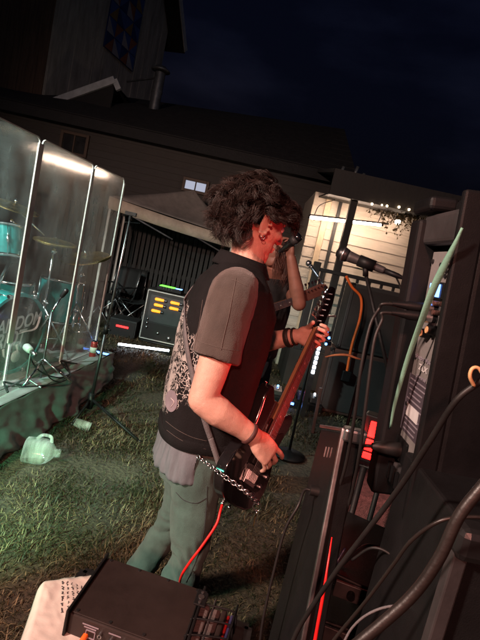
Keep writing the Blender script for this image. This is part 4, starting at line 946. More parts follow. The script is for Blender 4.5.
# ---------------------------------------------------------------- guitars (own space: x to the head, y across, z out of the face)
def guitar(label, M_, m_body, m_board, bassy=False):
    g = thing('electric_guitar', label, 'guitar', mtx=M_)
    half = [(-.225, 0), (-.222, .07), (-.20, .125), (-.15, .16), (-.09, .158), (-.03, .130), (.02, .118), (.07, .125), (.12, .138), (.155, .130), (.165, .108), (.150, .085), (.135, .06), (.14, .03)]
    lo = [(x * (1 if x < 0 else .9), -y) for x, y in half[1:]]
    out = [tuple(p)[:2] for p in cr([(*p, 0) for p in half + lo[::-1]], 4)]
    bo = MB().prism(out, -.021, .021).build('body', m_body, g, bevel=.007, seg=3, auto=35)
    MB().prism([(x * .62 - .02, y * .55 - .035) for x, y in out[::2]], .0212, .0235).build('pickguard', 'drum_black', bo)
    MB().loft([[V((x, y * w_, z)) for y, z in ((-1, .028), (-.9, .016), (-.45, .008), (0, .006), (.45, .008), (.9, .016), (1, .028))] for x, w_ in ((.08, .028), (.2, .027), (.46, .022))]).build('neck', 'maple', g, auto=40)
    fb = MB().loft([[V((x, -w_, .028)), V((x, w_, .028)), V((x, w_ * .97, .034)), V((x, -w_ * .97, .034))] for x, w_ in ((.02, .029), (.2, .027), (.46, .022))]).build('fretboard', m_board, g)
    sc_ = .63; nut = .46
    for k in range(1, 21):
        x = nut - (sc_ - sc_ / 2 ** (k / 12)); w_ = .022 + (nut - x) * .016; MB().bar((x, -w_, .0345), (x, w_, .0345), .0024, .0016).build('fret', 'chrome', fb)
    for k in (3, 5, 7, 9, 15): 
        x = nut - (sc_ - sc_ / 2 ** ((k - .5) / 12)); MB().cyl((x, 0, .033), (x, 0, .0344), .004, n=10).build('inlay', 'off_white', fb)
    hs_ = [(.455, -.022), (.455, .022), (.475, .034), (.60, .045), (.635, .030), (.645, .005), (.60, -.028), (.50, -.034)]
    h = MB().prism(hs_, .010, .024).build('headstock', m_body if not bassy else 'rosewood', g, bevel=.003)
    for k in range(6):
        x = .485 + k * .023; MB().cyl((x, .022 + k * .002, .022), (x, .022 + k * .002, .036), .0042, n=10).cyl((x, .03, .016), (x, .062, .016), .003, n=8).box((x, .068, .016), (.012, .014, .008)).build('tuner', 'chrome', h, auto=40)
    MB().box((.4605, 0, .033), (.004, .044, .007)).build('nut', 'off_white', g)
    br = MB().box((-.125, 0, .026), (.045, .085, .010)).build('bridge', 'chrome', g, bevel=.002)
    for k in range(6): MB().box((-.12, -.026 + k * .0105, .033), (.03, .008, .006)).build('saddle', 'steel', br, bevel=.001)
    for x in (-.065, .01): 
        pu = MB().box((x, 0, .026), (.036, .082, .012)).build('pickup', 'black_plastic', g, bevel=.003)
        for k in range(6): MB().cyl((x, -.026 + k * .0105, .031), (x, -.026 + k * .0105, .034), .003, n=8).build('pole_piece', 'chrome', pu)
    for k in range(6):
        y = -.0262 + k * .0105; MB().cyl((-.12, y, .037), (.4605, y * .68, .0375), .0006 + .00012 * k, n=5).build('string', 'steel', g)
    for x, y in ((-.13, -.085), (-.165, -.06), (-.09, -.10)): MB().lathe([(.010, .021), (.0095, .034), (.008, .036), (0, .036)], Matrix.Translation((x, y, 0)), 14).build('knob', 'steel', g, auto=40)
    MB().cyl((-.210, .05, 0), (-.226, .054, 0), .012).build('jack', 'chrome', g, smooth=True)
    for p in ((-.222, 0, 0), (.152, .13, 0)): MB().lathe([(.004, 0), (.004, .010), (.008, .014), (0, .015)], basis(V((0, 1, 0)), V((0, 0, 1)), V((-1, 0, 0) if p[0] < 0 else (.7, .7, 0)).normalized(), p), 10).build('strap_button', 'chrome', g, smooth=True)
    return g

GH = at(330, 289, 1.87); GC = at(231, 503, 1.47).lerp(GH, .225 / .88); gd = (GH - GC).normalized()
gn = V((.82, -.57, 0)); gn = (gn - gd * gn.dot(gd)).normalized(); gw = gn.cross(gd).normalized()
GM = basis(gd, gw, gn, GC)
gtr = guitar('black electric guitar held by the player in the vest', GM, 'guitar_black', 'rosewood')

# ---------------------------------------------------------------- the guitarist in front
YAW = R_(14); pf = V((math.cos(YAW), math.sin(YAW), 0)); pr_ = V((math.sin(YAW), -math.cos(YAW), 0))
TR = [(V((-.055, 1.63, .80)), .165, .115), (V((-.060, 1.63, .90)), .178, .128), (V((-.052, 1.63, 1.05)), .160, .122), (V((-.038, 1.63, 1.22)), .172, .134),
      (V((-.036, 1.625, 1.35)), .182, .132), (V((-.040, 1.62, 1.44)), .172, .105), (V((-.040, 1.62, 1.495)), .125, .072), (V((-.032, 1.62, 1.53)), .070, .062)]
HM = Matrix.Translation((-.018, 1.628, 1.666)) @ Matrix.Rotation(R_(28), 4, 'Z') @ Matrix.Rotation(R_(12), 4, 'Y') @ Matrix.Rotation(R_(3), 4, 'X')
shR, elR, wrR = V((-.035, 1.455, 1.425)), V((-.058, 1.385, 1.110)), at(253, 436, 1.425)
npt = GM @ V((.43, 0, .02)); shL, elL, wrL = V((-.085, 1.80, 1.425)), V((.045, 1.93, 1.20)), npt - gn * .080 - gw * .036
hipR, knR, anR = V((-.035, 1.535, .86)), V((.005, 1.50, .50)), V((-.135, 1.53, .085))
hipL, knL, anL = V((-.075, 1.715, .86)), at(175, 515, 1.74), V((-.22, 1.80, .085))
bm = MB()
torso(bm, TR, pr_, pf, -.012); add_head(bm, HM)
bm.tube(cr([V((-.034, 1.62, 1.50)), V((-.022, 1.622, 1.56)), HM @ V((-.022, 0, -.02)), HM @ V((-.018, 0, .02))], 5), lerpl([.066, .057, .054, .048], 16), 20)
limb(bm, [shR, shR.lerp(elR, .5) + V((.004, 0, 0)), elR], [.056, .052, .043]); limb(bm, [elR, elR.lerp(wrR, .32) + V((0, -.004, .0)), elR.lerp(wrR, .75), wrR], [.044, .046, .034, .029])
limb(bm, [shL, elL], [.056, .045]); limb(bm, [elL, elL.lerp(wrL, .35), wrL], [.043, .043, .028])
dR = (at(273, 459, 1.445) - wrR)
add_hand(bm, wrR, dR, V((-.55, .72, -.42)), 'R', [(.18, .35, .25), (.40, .55, .35), (.52, .45, .35), (.40, .5, .4)], thumb=(.75, .45, .5), tcurl=.3, spread=6.5)
add_hand(bm, wrL, gn + gd * .12, gw, 'L', [(.55, 1.15, .75), (.6, 1.15, .8), (.6, 1.2, .8), (.55, 1.1, .7)], thumb=(.60, -.05, .75), tcurl=.2)
for hp, kn_, an in ((hipR, knR, anR), (hipL, knL, anL)):
    limb(bm, [hp, kn_], [.066, .040]); limb(bm, [kn_, kn_.lerp(an, .35), an], [.040, .040, .032])
    bm.cap(an - V((.02, 0, .03)), an + pf * .13 - V((0, 0, .05)), .035, .030)
man = fuse(bm, 'person', 'skin', .0029, sm=5, disp=lambda p: .0004 * nz(p, 60, 1) + .0010 * nz(p, 20, 3))
tag(man, 'person with curly dark hair in a black vest playing a black guitar', 'person')
eyes(HM, man)
def fold(s, amp, seed=0., sx=1.):
    return lambda p: amp * (noise.noise(V((p.x * s * sx + seed, p.y * s * sx, p.z * s * .55))) + .5 * noise.noise(V((p.x * s * 2.3, p.y * s * 2.3 + seed, p.z * s * 1.2))))
# T-shirt: trunk and sleeves
tb_ = MB(); torso(tb_, TR[1:7], pr_, pf, -.008)
sv = shR.lerp(elR, .56)
tb_.tube(cr([shR + V((.01, .05, .03)), shR, shR.lerp(elR, .35), sv + V((.002, -.002, 0)), shR.lerp(elR, .60) + V((.002, -.002, 0))], 5), lerpl([.066, .072, .071, .075, .076], 21), 24)
svl = shL.lerp(elL, .62); tb_.tube([shL - V((0, .05, -.02)), shL, shL.lerp(elL, .35), svl], [.064, .070, .068, .072], 24)
tee = fuse(tb_, 'tee_shirt', 'tee', .005, man, sm=3, disp=lambda p: fold(15, .006, 2)(p) + .013 * (.3 - min(.3, abs(nz(V((p.x * 1.3, p.y * 1.3, p.z * .8 + p.x * .5)), 8, 5)))) + .014 * (.25 - min(.25, abs(nz(V((p.x * .6 + p.z * .7, p.y * .6, p.z * 1.1)), 7, 9)))))
# shirt tail under the vest
tl_ = MB(); tl_.loft([ring(c, pr_, pf, a, b, 2.6) for c, a, b in ((V((-.054, 1.63, .805)), .184, .141), (V((-.052, 1.63, .88)), .184, .139), (V((-.05, 1.63, .98)), .172, .128))])
tail = fuse(tl_, 'shirt_tail', 'shirt_tail', .006, man, sm=3, disp=lambda p: (.016 * nz(V((p.x, p.y, p.z * .35)), 19, 3) + .012 * nz(V((p.x, p.y, p.z * .3)), 42, 3)) * min(1, max(0, (.95 - p.z) / .1)))
bm_ = bmesh.new(); bm_.from_mesh(tail.data)
bmesh.ops.delete(bm_, geom=[f for f in bm_.faces if f.calc_center_median().x > -.030 + .10 * (.80 - f.calc_center_median().z) + .012 * nz(f.calc_center_median(), 14)], context='FACES'); bm_.to_mesh(tail.data); bm_.free()   # open down the front
# denim vest
def vest_mat():
    m = mat('vest_denim', (.0085, .0085, .0095), .85, bump=.7, bs=480, var=.35, vs=13, spec=.2); t = m.node_tree; b = t.nodes['Principled BSDF']
    src = b.inputs['Base Color'].links[0].from_socket
    tc = t.nodes.new('ShaderNodeTexCoord')
    sep = t.nodes.new('ShaderNodeSeparateXYZ'); t.links.new(tc.outputs['Object'], sep.inputs[0])
    vo = t.nodes.new('ShaderNodeTexVoronoi'); vo.feature = 'DISTANCE_TO_EDGE'; vo.inputs['Scale'].default_value = 46
    ns = t.nodes.new('ShaderNodeTexNoise'); ns.inputs['Scale'].default_value = 24; ns.inputs['Detail'].default_value = 3
    t.links.new(tc.outputs['Object'], ns.inputs['Vector'])
    mx = t.nodes.new('ShaderNodeMixRGB'); mx.inputs[0].default_value = .12; t.links.new(tc.outputs['Object'], mx.inputs[1]); t.links.new(ns.outputs['Color'], mx.inputs[2]); t.links.new(mx.outputs[0], vo.inputs['Vector'])
    def math_(op, a, b_=None, c=None):
        n = t.nodes.new('ShaderNodeMath'); n.operation = op
        for i, x in enumerate((a, b_, c)):
            if x is None: continue
            if isinstance(x, (int, float)): n.inputs[i].default_value = x
            else: t.links.new(x, n.inputs[i])
        return n.outputs[0]
    def step(x, a, b_):
        n = t.nodes.new('ShaderNodeMapRange'); n.interpolation_type = 'SMOOTHSTEP'; n.inputs['From Min'].default_value = a; n.inputs['From Max'].default_value = b_; t.links.new(x, n.inputs[0]); return n.outputs[0]
    line = step(vo.outputs['Distance'], .10, .03); blot = step(ns.outputs[0], .54, .59)
    pat = math_('MAXIMUM', math_('MULTIPLY', line, .9), math_('MULTIPLY', blot, .75))
    yy = math_('SUBTRACT', sep.outputs[1], 1.66); zz = math_('SUBTRACT', sep.outputs[2], 1.165)
    rr = math_('SQRT', math_('ADD', math_('POWER', math_('DIVIDE', yy, .24), 2), math_('POWER', math_('DIVIDE', zz, .20), 2)))
    wob = math_('ADD', rr, math_('MULTIPLY', math_('SUBTRACT', ns.outputs[0], .5), .5))
    area = math_('MULTIPLY', step(wob, 1.0, .93), step(sep.outputs[0], -.085, -.105))
    fac = math_('MULTIPLY', pat, area)
    mc = t.nodes.new('ShaderNodeMixRGB'); t.links.new(fac, mc.inputs[0]); t.links.new(src, mc.inputs[1]); mc.inputs[2].default_value = (.52, .50, .48, 1)
    t.links.new(mc.outputs[0], b.inputs['Base Color']); return m
MT['vest'] = vest_mat()
vb = MB()
vr = [(V((-.052, 1.63, .925)), .186, .146), (V((-.052, 1.63, .99)), .184, .146), (V((-.050, 1.63, 1.10)), .184, .147), (V((-.046, 1.63, 1.25)), .190, .152), (V((-.040, 1.625, 1.37)), .184, .146),
      (V((-.044, 1.62, 1.455)), .184, .112), (V((-.042, 1.62, 1.508)), .128, .080), (V((-.036, 1.62, 1.532)), .074, .068)]
torso(vb, vr, pr_, pf, 0, 2.7)
vest = fuse(vb, 'vest', 'vest', .005, man, sm=3, disp=fold(11, .008, 9))
cl_ = MB()
def collar(u, v):
    a = u * 2 * math.pi; c = V((-.034, 1.62, 1.515)); rr = .078 + .022 * v; drop = .010 + .018 * v - .018 * math.cos(a - YAW - math.pi) * .6
    return c + V((math.cos(a) * rr, math.sin(a) * rr, .028 * (1 - v) - drop + .012))
MB().grid(collar, 40, 5).build('collar', 'vest', man, smooth=True, solid=.006)
hb = MB().loft([ring(V((-.052, 1.63, z)), pr_, pf, a, b, 2.7, 60) for z, a, b in ((.912, .184, .144), (.916, .1895, .1495), (.946, .1895, .1495), (.952, .186, .146))]); hb.build('waistband', 'vest', man, smooth=True)
# jeans
jb = MB()
for hp, kn_, an in ((hipR, knR, anR), (hipL, knL, anL)):
    limb(jb, [hp, hp.lerp(kn_, .5), kn_], [.092, .080, .064], 22); limb(jb, [kn_, kn_.lerp(an, .4), an + V((0, 0, .01))], [.064, .060, .057], 22)
jb.loft([ring(c, pr_, pf, a, b, 2.4) for c, a, b in ((V((-.055, 1.625, .77)), .16, .118), (V((-.058, 1.63, .88)), .172, .125), (V((-.056, 1.63, .98)), .166, .124))])
def jf(p):
    k = 0
    for c in (knR, knL): k += math.exp(-((p.z - c.z) / .10) ** 2) * .5 + math.exp(-((p.z - .15) / .1) ** 2) * .4
    return .008 * nz(p, 9, 4) - .030 * max(0, .35 - abs(nz(V((p.x * .7 + p.z * .35, p.y * .7, p.z * 1.25)), 8.5, 2.2))) * (.35 + k) + .0035 * nz(V((p.x * 2, p.y * 2, p.z)), 14, 2) + .0045 * k * math.sin(p.z * 95 + 9 * nz(p, 9, 1) + p.x * 70 + p.y * 50) * (.4 + abs(nz(p, 12, 6)))
jeans = fuse(jb, 'jeans', 'jeans', .0055, man, sm=3, disp=jf)
for an in (anR, anL):
    sh_ = MB(); f_ = pf
    sh_.loft([ring(an + f_ * x - V((0, 0, an.z - z)), pr_, V((0, 0, 1)), a, b, 2.6, 24) for x, z, a, b in ((-.085, .045, .020, .02), (-.075, .055, .034, .045), (-.02, .06, .040, .055), (.05, .05, .043, .045), (.11, .038, .047, .034), (.16, .03, .042, .026), (.185, .024, .022, .015))])
    s_ = sh_.build('shoe', 'leather', man, smooth=True)
    MB().loft([[an + f_ * x + pr_ * y - V((0, 0, an.z - z)) for x, y in ((-.09, -.02), (-.07, -.038), (0, -.042), (.1, -.05), (.16, -.045), (.19, -.02), (.19, .02), (.16, .045), (.1, .05), (0, .042), (-.07, .038), (-.09, .02))] for z in (0.0, .02)]).build('sole', 'off_white', s_, bevel=.004)
# wrist bands
def band(p0, p1, f, r, wd, m, name):
    a, b = V(p0), V(p1); c = a.lerp(b, f); d = (b - a).normalized()
    return MB().tube([c - d * wd / 2, c - d * wd * .3, c + d * wd * .3, c + d * wd / 2], [r, r + .003, r + .003, r], 24, cap=False).build(name, m, man, smooth=True, solid=.003)
band(elR, wrR, .93, .0315, .012, 'wrist_band', 'wrist_band'); band(elL, wrL, .84, .034, .020, 'leather', 'wrist_band'); band(elL, wrL, .95, .031, .008, 'leather', 'wrist_band')
# trims laid on the cloth
S = Surf(tee, vest, tail, jeans)
def seam(pts, m, name, r, lift=.0015, parent=None):
    P = [S(x, y, lift) for x, y in [tuple(p)[:2] for p in cr([(*q_, 0) for q_ in pts], 8)]]; P = [p for p in P if p is not None]
    P2 = [P[0]]
    for p in P[1:]:
        if (p - P2[-1]).length < .06: P2.append(p)
    if len(P2) > 2: MB().tube(P2, r, 6).build(name, m, parent or man, smooth=True)
def disc_patch(x, y, rx, ry, m, name, lift=.003):
    P = [[S(x + rx * q_ * math.cos(a), y + ry * q_ * math.sin(a), lift) for a in np.linspace(0, 2 * math.pi, 20, endpoint=False)] for q_ in (.02, .5, 1.)]
    if any(p is None for r in P for p in r): return
    vs = [p for r in P for p in r]; MB().add(vs, [(i * 20 + k, i * 20 + (k + 1) % 20, (i + 1) * 20 + (k + 1) % 20, (i + 1) * 20 + k) for i in range(2) for k in range(20)]).build(name, m, man, smooth=True)
seam([(236, 278), (233, 295), (229, 315), (224, 335), (221, 350)], 'tee_seam', 'sleeve_seam', .0008)
seam([(198, 341), (210, 345), (225, 349), (240, 351)], 'tee_seam', 'hem_stitch', .0007)
seam([(232, 280), (238, 282), (246, 286)], 'tee_seam', 'shoulder_seam', .0007)
seam([(176, 492), (184, 500), (196, 503), (206, 498)], 'jeans_dark', 'pocket_stitch', .0009); seam([(207, 486), (206, 510), (202, 540), (194, 565), (186, 582)], 'jeans_dark', 'leg_seam', .0009)
seam([(166, 421), (178, 430), (192, 437), (207, 441)], 'tee_seam', 'hem_stitch', .0006); seam([(167, 430), (178, 438), (192, 445), (206, 449)], 'tee_seam', 'hem_stitch', .0006); seam([(203, 300), (200, 320), (196, 342), (192, 366), (191, 390)], 'tee_seam', 'armhole_stitch', .0006)
disc_patch(172, 401, 6, 11, 'print_grey', 'round_patch'); disc_patch(199, 259, 5, 4, 'print_grey', 'shoulder_patch')
seam([(172, 398), (175, 402), (172, 407)], 'print_white', 'patch_emblem', .0012, .004)
# guitar strap over the back
SP = [S(x, y, .005) for x, y in [tuple(p)[:2] for p in cr([(186, 300, 0), (186, 330, 0), (190, 360, 0), (198, 395, 0), (206, 425, 0), (211, 440, 0)], 6)]]; SP = [p for p in SP if p is not None]
end = GM @ V((-.225, 0, 0)); P_ = [V((-.02, 1.76, 1.525)), V((-.10, 1.735, 1.505)), V((-.175, 1.68, 1.42))] + SP + [SP[-1].lerp(end, .5) + V((0, -.015, .01)), end]
P_ = [V((.10, 1.74, 1.25)), V((.07, 1.76, 1.42))] + P_
def ribbon(pts, wd, n_=4, centre=(-.045, 1.63)):
    C_ = cr(pts, n_); out = []
    for i, p in enumerate(C_):
        d = (C_[min(i + 1, len(C_) - 1)] - C_[max(i - 1, 0)]).normalized(); o = V((p.x - centre[0], p.y - centre[1], .25 if p.z > 1.45 else 0)); s = d.cross(o).normalized() * wd / 2; out.append((p - s, p + s))
    return MB().add([v for ab in out for v in ab], [(2 * i, 2 * i + 1, 2 * i + 3, 2 * i + 2) for i in range(len(out) - 1)])
rb_ = ribbon(P_, .017); inv_g = GM.inverted(); rb_.v = [inv_g @ v for v in rb_.v]
rb_.build('strap', 'strap', gtr, smooth=True, solid=.0025)
# hair
capb = MB().ball(HM @ V((-.014, 0, .034)), (.104, .080, .088), HM.to_3x3(), 28, 18)
capv = [(i, HM.inverted() @ v) for i, v in enumerate(capb.v)]
drop = {i for i, v in capv if (v.x > .045 and v.z < .062) or v.z < -.02 or (v.x > .0 and v.z < .012)}
capb.f = [f for f in capb.f if not any(i in drop for i in f)]
cover = lambda u: not ((u.x > .5 and u.z < .30) or (u.x > .12 and u.z < -.08) or (u.z < -.62 and u.x > -.3) or (abs(u.y) > .7 and u.z < .05 and u.x > -.35))
hr = hair('hair', HM, man, 'hair', 310, 25, lambda u: .074 + .010 * max(0, u.z) + .020 * (u.x < -.2) - .02 * (abs(u.y) > .75), (.011, 1.15), cover, .0009)
capb.build('scalp_hair', 'hair', hr, smooth=True)
# ear ring
er = HM @ V((-.002, -.093, -.042)); MB().tube([er + V((.006 * math.cos(a), 0, .006 * math.sin(a))) for a in np.linspace(0, 6.28, 14)], .0011, 5, cap=False).build('ear_ring', 'chrome', man, smooth=True)
# wallet chain caught swinging from the belt
w0, w1, w2, w3 = at(197, 456, 1.40), at(221, 474, 1.31), at(245, 491, 1.29), at(258, 503, 1.30)
wc = thing('wallet_chain', 'bright swinging wallet chain with keys at the player hip', 'chain', w0)
path = cr([w0, w1, w2, w3], 7)
for i in range(len(path) - 1):
    c = (path[i] + path[i + 1]) * .5; d = (path[i + 1] - path[i]).normalized(); s, u_, _ = frame(d); ax = s if i % 2 else u_
    MB().tube([c + d * (.0082 * math.cos(a)) + ax * (.0066 * math.sin(a)) for a in np.linspace(0, 2 * math.pi, 13)], .0022, 6, cap=False).build('link', 'chrome', wc, smooth=True)
MB().tube([w3 + V((.012 * math.cos(a), 0, -.012 + .012 * math.sin(a))) for a in np.linspace(0, 6.29, 18)], .0013, 6, cap=False).build('key_ring', 'chrome', wc, smooth=True)
for k, a in enumerate((-.25, .1, .4)):
    d = V((math.sin(a) * .5, .05 * k - .03, -1)).normalized(); s = frame(d)[0]; p = w3 + V((0, 0, -.022))
    Mk = basis(s, d, s.cross(d), p); MB().prism([(-.003, .018), (.003, .018), (.003, .05), (-.003, .052)], -.001, .001, Mk).lathe([(.010, -.001), (.010, .001)], Mk @ Matrix.Translation((0, .008, 0)), 16).build('key', 'brass' if k == 1 else 'chrome', wc)
# red guitar lead
jk = GM @ V((-.228, .055, 0)); rp = [jk, jk.lerp(at(216, 525, 1.38), .4) + V((0, -.008, .0)), at(216, 525, 1.38), at(202, 546, 1.36), at(190, 562, 1.36), at(181, 577, 1.38), at(177, 596, 1.42), V((-.02, 1.40, .20)), V((.12, 1.30, .03)), V((.35, 1.25, .02))]
gl = thing('guitar_lead', 'bright red guitar lead hanging from the black guitar', 'cable', (rp[6].x, rp[6].y, 0))
MB().tube(cr(rp, 8), .0042, 8).build('cord', 'red_cable', gl, smooth=True)
MB().cyl(jk, jk.lerp(V(rp[1]), .35), .0065).build('plug', 'chrome', gl, smooth=True)

# ---------------------------------------------------------------- the singer behind
sf_ = V((.75, -.66, 0)).normalized(); sr_ = V((-.66, -.75, 0)).normalized()      # facing right and a little to the camera
sX, sY = .145, 3.2
HM2 = Matrix.Translation((.105, 3.17, 1.62)) @ Matrix.Rotation(math.atan2(-.5, .8), 4, 'Z') @ Matrix.Rotation(R_(-8), 4, 'Y')
T2 = [(V((sX - .02, sY, .82)), .165, .115), (V((sX - .02, sY, .92)), .175, .125), (V((sX, sY, 1.08)), .16, .12), (V((sX, sY, 1.25)), .175, .13), (V((sX, sY, 1.38)), .18, .12), (V((sX, sY, 1.45)), .15, .09), (V((sX, sY, 1.50)), .08, .065)]
b2m = MB(); torso(b2m, T2, sr_, sf_, -.01); add_head(b2m, HM2)
b2m.tube(cr([V((sX, sY, 1.47)), V((sX + .005, sY - .01, 1.54)), HM2 @ V((-.02, 0, -.03))], 4), [.062, .056, .056], 16)
s2R, e2R, w2R = V((sX, sY, 1.42)) + sr_ * .17, V((sX, sY, 1.16)) + sr_ * .26, V((.07, 3.0, 1.12))
s2L, e2L = V((sX, sY, 1.43)) - sr_ * .17, at(299, 304, 2.98); w2L = at(291, 258, 2.97)
limb(b2m, [s2R, e2R], [.055, .043]); limb(b2m, [e2R, w2R], [.042, .028]); limb(b2m, [s2L, e2L], [.056, .045]); limb(b2m, [e2L, e2L.lerp(w2L, .35), w2L], [.045, .045, .03])
add_hand(b2m, w2R, V((.7, -.4, .1)), V((.1, .5, -.8)), 'R', [(.5, .7, .4)] * 4)
add_hand(b2m, w2L, V((-.25, .1, 1)), V((-.75, -.2, -.1)), 'L', [(.6, .9, .6)] * 4, thumb=(.8, .3, .5))
for s, hx in ((1, .0), (-1, .0)):
    hp = V((sX - .02, sY, .86)) + sr_ * .09 * s; kn2 = hp + V((.03, -.02, -.40)); an2 = V((hp.x + .02, hp.y + .02, .085))
    limb(b2m, [hp, kn2, an2], [.08, .055, .038]); b2m.cap(an2 - V((0, 0, .04)), an2 + sf_ * .14 - V((0, 0, .05)), .035, .03)
man2 = fuse(b2m, 'person', 'skin_dim', .005, sm=4); tag(man2, 'long-haired person in a black T-shirt drinking behind the guitarist with one arm raised', 'person'); eyes(HM2, man2)
t2 = MB(); torso(t2, T2[1:6], sr_, sf_, .010); t2.tube([s2R - sr_ * .04, s2R, s2R.lerp(e2R, .6)], [.064, .07, .07], 20); t2.tube([s2L + sr_ * .04, s2L, s2L.lerp(e2L, .58)], [.064, .07, .072], 20)
fuse(t2, 'tee_shirt', 'tee_black', .007, man2, sm=3, disp=fold(13, .006, 4))
j2 = MB()
for s in (1, -1):
    hp = V((sX - .02, sY, .86)) + sr_ * .09 * s; kn2 = hp + V((.03, -.02, -.40)); an2 = V((hp.x + .02, hp.y + .02, .085)); limb(j2, [hp, kn2, an2], [.1, .073, .06])
    MB().loft([ring(an2 + sf_ * x - V((0, 0, an2.z - z)), V((sf_.y, -sf_.x, 0)), V((0, 0, 1)), a, b, 2.6, 20) for x, z, a, b in ((-.08, .05, .03, .045), (0, .055, .04, .05), (.1, .04, .045, .036), (.18, .028, .03, .02))]).build('shoe', 'leather', man2, smooth=True)
j2.loft([ring(c, sr_, sf_, a, b) for c, a, b in ((V((sX - .02, sY, .78)), .165, .12), (V((sX - .02, sY, .97)), .17, .13))])
fuse(j2, 'jeans', 'jeans_dark', .008, man2, sm=3, disp=fold(14, .006, 1))
hair('hair', HM2, man2, 'hair_brown', 150, 16, lambda u: .30 + .08 * (u.x < 0), (.010, 1.6), cover, .0015, 5, True)
bt0 = w2L + V((-.025, -.02, .085)); bd_ = V((-.50, .35, -.62)).normalized()
bt = thing('drink_bottle', 'dark bottle raised to the mouth of the person behind', 'bottle', bt0)
xx, yy_, _ = frame(bd_); MB().lathe([(0, -.075), (.026, -.075), (.028, -.06), (.028, .0), (.022, .03), (.013, .055), (.012, .085), (.014, .09), (0, .091)], basis(xx, yy_, bd_, bt0), 20).build('glass', 'guitar_black', bt, smooth=True)
MB().lathe([(.0285, -.05), (.0285, -.015)], basis(xx, yy_, bd_, bt0), 20).build('paper_label', 'panel_dark', bt, smooth=True)
g2h = at(327, 288, 3.05); d2 = (g2h - at(283, 303, 2.98)).normalized(); g2c = g2h - d2 * .645; n2 = V((.45, -.88, .1)); n2 = (n2 - d2 * n2.dot(d2)).normalized()
guitar('electric guitar with red stage light put into its colour, hanging on the person behind, neck pointing right', basis(d2, n2.cross(d2), n2, g2c), 'guitar_red_lit', 'rosewood', True)

# ================================================================== FOREGROUND GEAR
# ---- active loudspeaker seen from behind
sT, sB = at(472, 188, .86), at(405, 541, .86)
sz_ = (sT - sB).normalized(); sy_ = V((0, 1, 0)); sx_ = sy_.cross(sz_).normalized(); SH_ = (sT - sB).length
SM = basis(sx_, sy_, sz_, sB); SI = SM.inverted()
def onrear(px, py, c=.022):              # point of the rear panel on the sight line of a photo point
    d = cF + cR * ((px - 240) / FPX) + cU * ((320 - py) / FPX); o = SI @ CAM; d = SI.to_3x3() @ d; return o + d * ((c - o.x) / d.x)
spk = thing('loudspeaker', 'tall black active loudspeaker seen from behind, close on the right', 'speaker', mtx=SM)
W_ = .235; D_ = .36
MB().prism([(.03, .0), (D_, .03), (D_, W_ - .03), (.03, W_)], 0, SH_).build('cabinet', 'black_plastic', spk, bevel=.012, seg=3)
MB().box((.013, .009, SH_ / 2), (.045, .018, SH_ - .004)).build('rear_fin', 'black_plastic', spk, bevel=.005)
MB().box((.006, W_ - .028, SH_ / 2 - .02), (.055, .056, SH_ - .04)).build('rear_fin', 'black_plastic', spk, bevel=.008)
zr0, zr1 = .10, SH_ - .105
MB().box((.024, W_ / 2 - .02, (zr0 + zr1) / 2), (.012, W_ - .08, zr1 - zr0)).build('rear_panel', 'grey_panel', spk, bevel=.002)
MB().box((.012, W_ / 2 - .01, SH_ - .062), (.036, W_ - .05, .062)).build('handle_bar', 'panel_dark', spk, bevel=.010, seg=3)
MB().box((.008, W_ - .05, SH_ - .012), (.06, .11, .03)).build('top_cap', 'black_plastic', spk, bevel=.01, seg=3)
MB().box((.02, W_ / 2 - .02, zr0 - .035), (.02, W_ - .10, .05)).build('lower_vent', 'panel_dark', spk, bevel=.004)
for k in range(6): MB().box((.008, .05 + k * .032, zr0 - .035), (.008, .018, .036)).build('vent_slot', 'black_plastic', spk)
for y in (.022, W_ - .07):
    for z in np.linspace(zr0 + .02, zr1 - .02, 5): MB().cyl((.020, y, z), (.014, y, z), .0045, n=10).build('screw', 'dark_metal', spk)
for i in range(4):
    for j in range(3):
        p = onrear(441 + i * 3.2 - j * 1.0, 265 + j * 5 + i * .6, .017); MB().cyl(p, p + V((-.002, 0, 0)), .0052, n=6).build('vent_hole', 'black_rubber', spk)
p = onrear(441, 291, .018); lc = MB().box(p + V((-.004, 0, 0)), (.012, .062, .034)).build('display', 'black_plastic', spk, bevel=.003)
MB().box(p + V((-.0115, .004, 0)), (.003, .048, .025)).build('screen', 'lcd_blue', lc)
p = onrear(454, 294, .018); MB().cyl(p, p + V((-.010, 0, 0)), .007, .006, n=18).build('encoder_knob', 'tan_clip', spk, auto=40)
xl_ = []
for k, (x, y) in enumerate(((440, 310), (439, 319))):
    p = onrear(x, y, .018); MB().cyl(p, p + V((-.008, 0, 0)), .016, n=20).build('socket', 'steel', spk, auto=40)
    MB().cyl(p + V((-.004, -.012, .012)), p + V((-.02, -.012, .012)), .005).build('latch', 'brown_tolex', spk); xl_.append(p)
for x, y in ((436, 331), (430, 334)):
    p = onrear(x, y, .018); MB().cyl(p, p + V((-.018, 0, 0)), .0105, .009, n=16).build('gain_knob', 'black_plastic', spk, auto=40); MB().cyl(p + V((-.018, 0, 0)), p + V((-.020, 0, 0)), .007).build('knob_cap', 'tan_clip', spk)
TXM = lambda px, py: Matrix.Translation(onrear(px, py, .0165)) @ basis(V((0, -1, 0)), V((0, 0, 1)), V((-1, 0, 0)), (0, 0, 0))
text('lettering', 'Electro-Voice', 'print_grey', .012, TXM(424, 360), spk, xs=1.5); text('lettering', 'ZLX', 'print_white', .017, TXM(423, 369), spk, xs=1.5); text('lettering', 'powered', 'print_grey', .010, TXM(421, 378), spk, xs=1.5)
p = onrear(414, 408, .0175); pl = MB().box(p, (.002, .115, .125)).build('rating_plate', 'plate_violet', spk)
for k in range(11): MB().box(p + V((-.0016, random.uniform(-.004, .004), .054 - k * .0108)), (.0008, .095 - .03 * random.random(), .0028)).build('print_line', 'print_grey', pl)
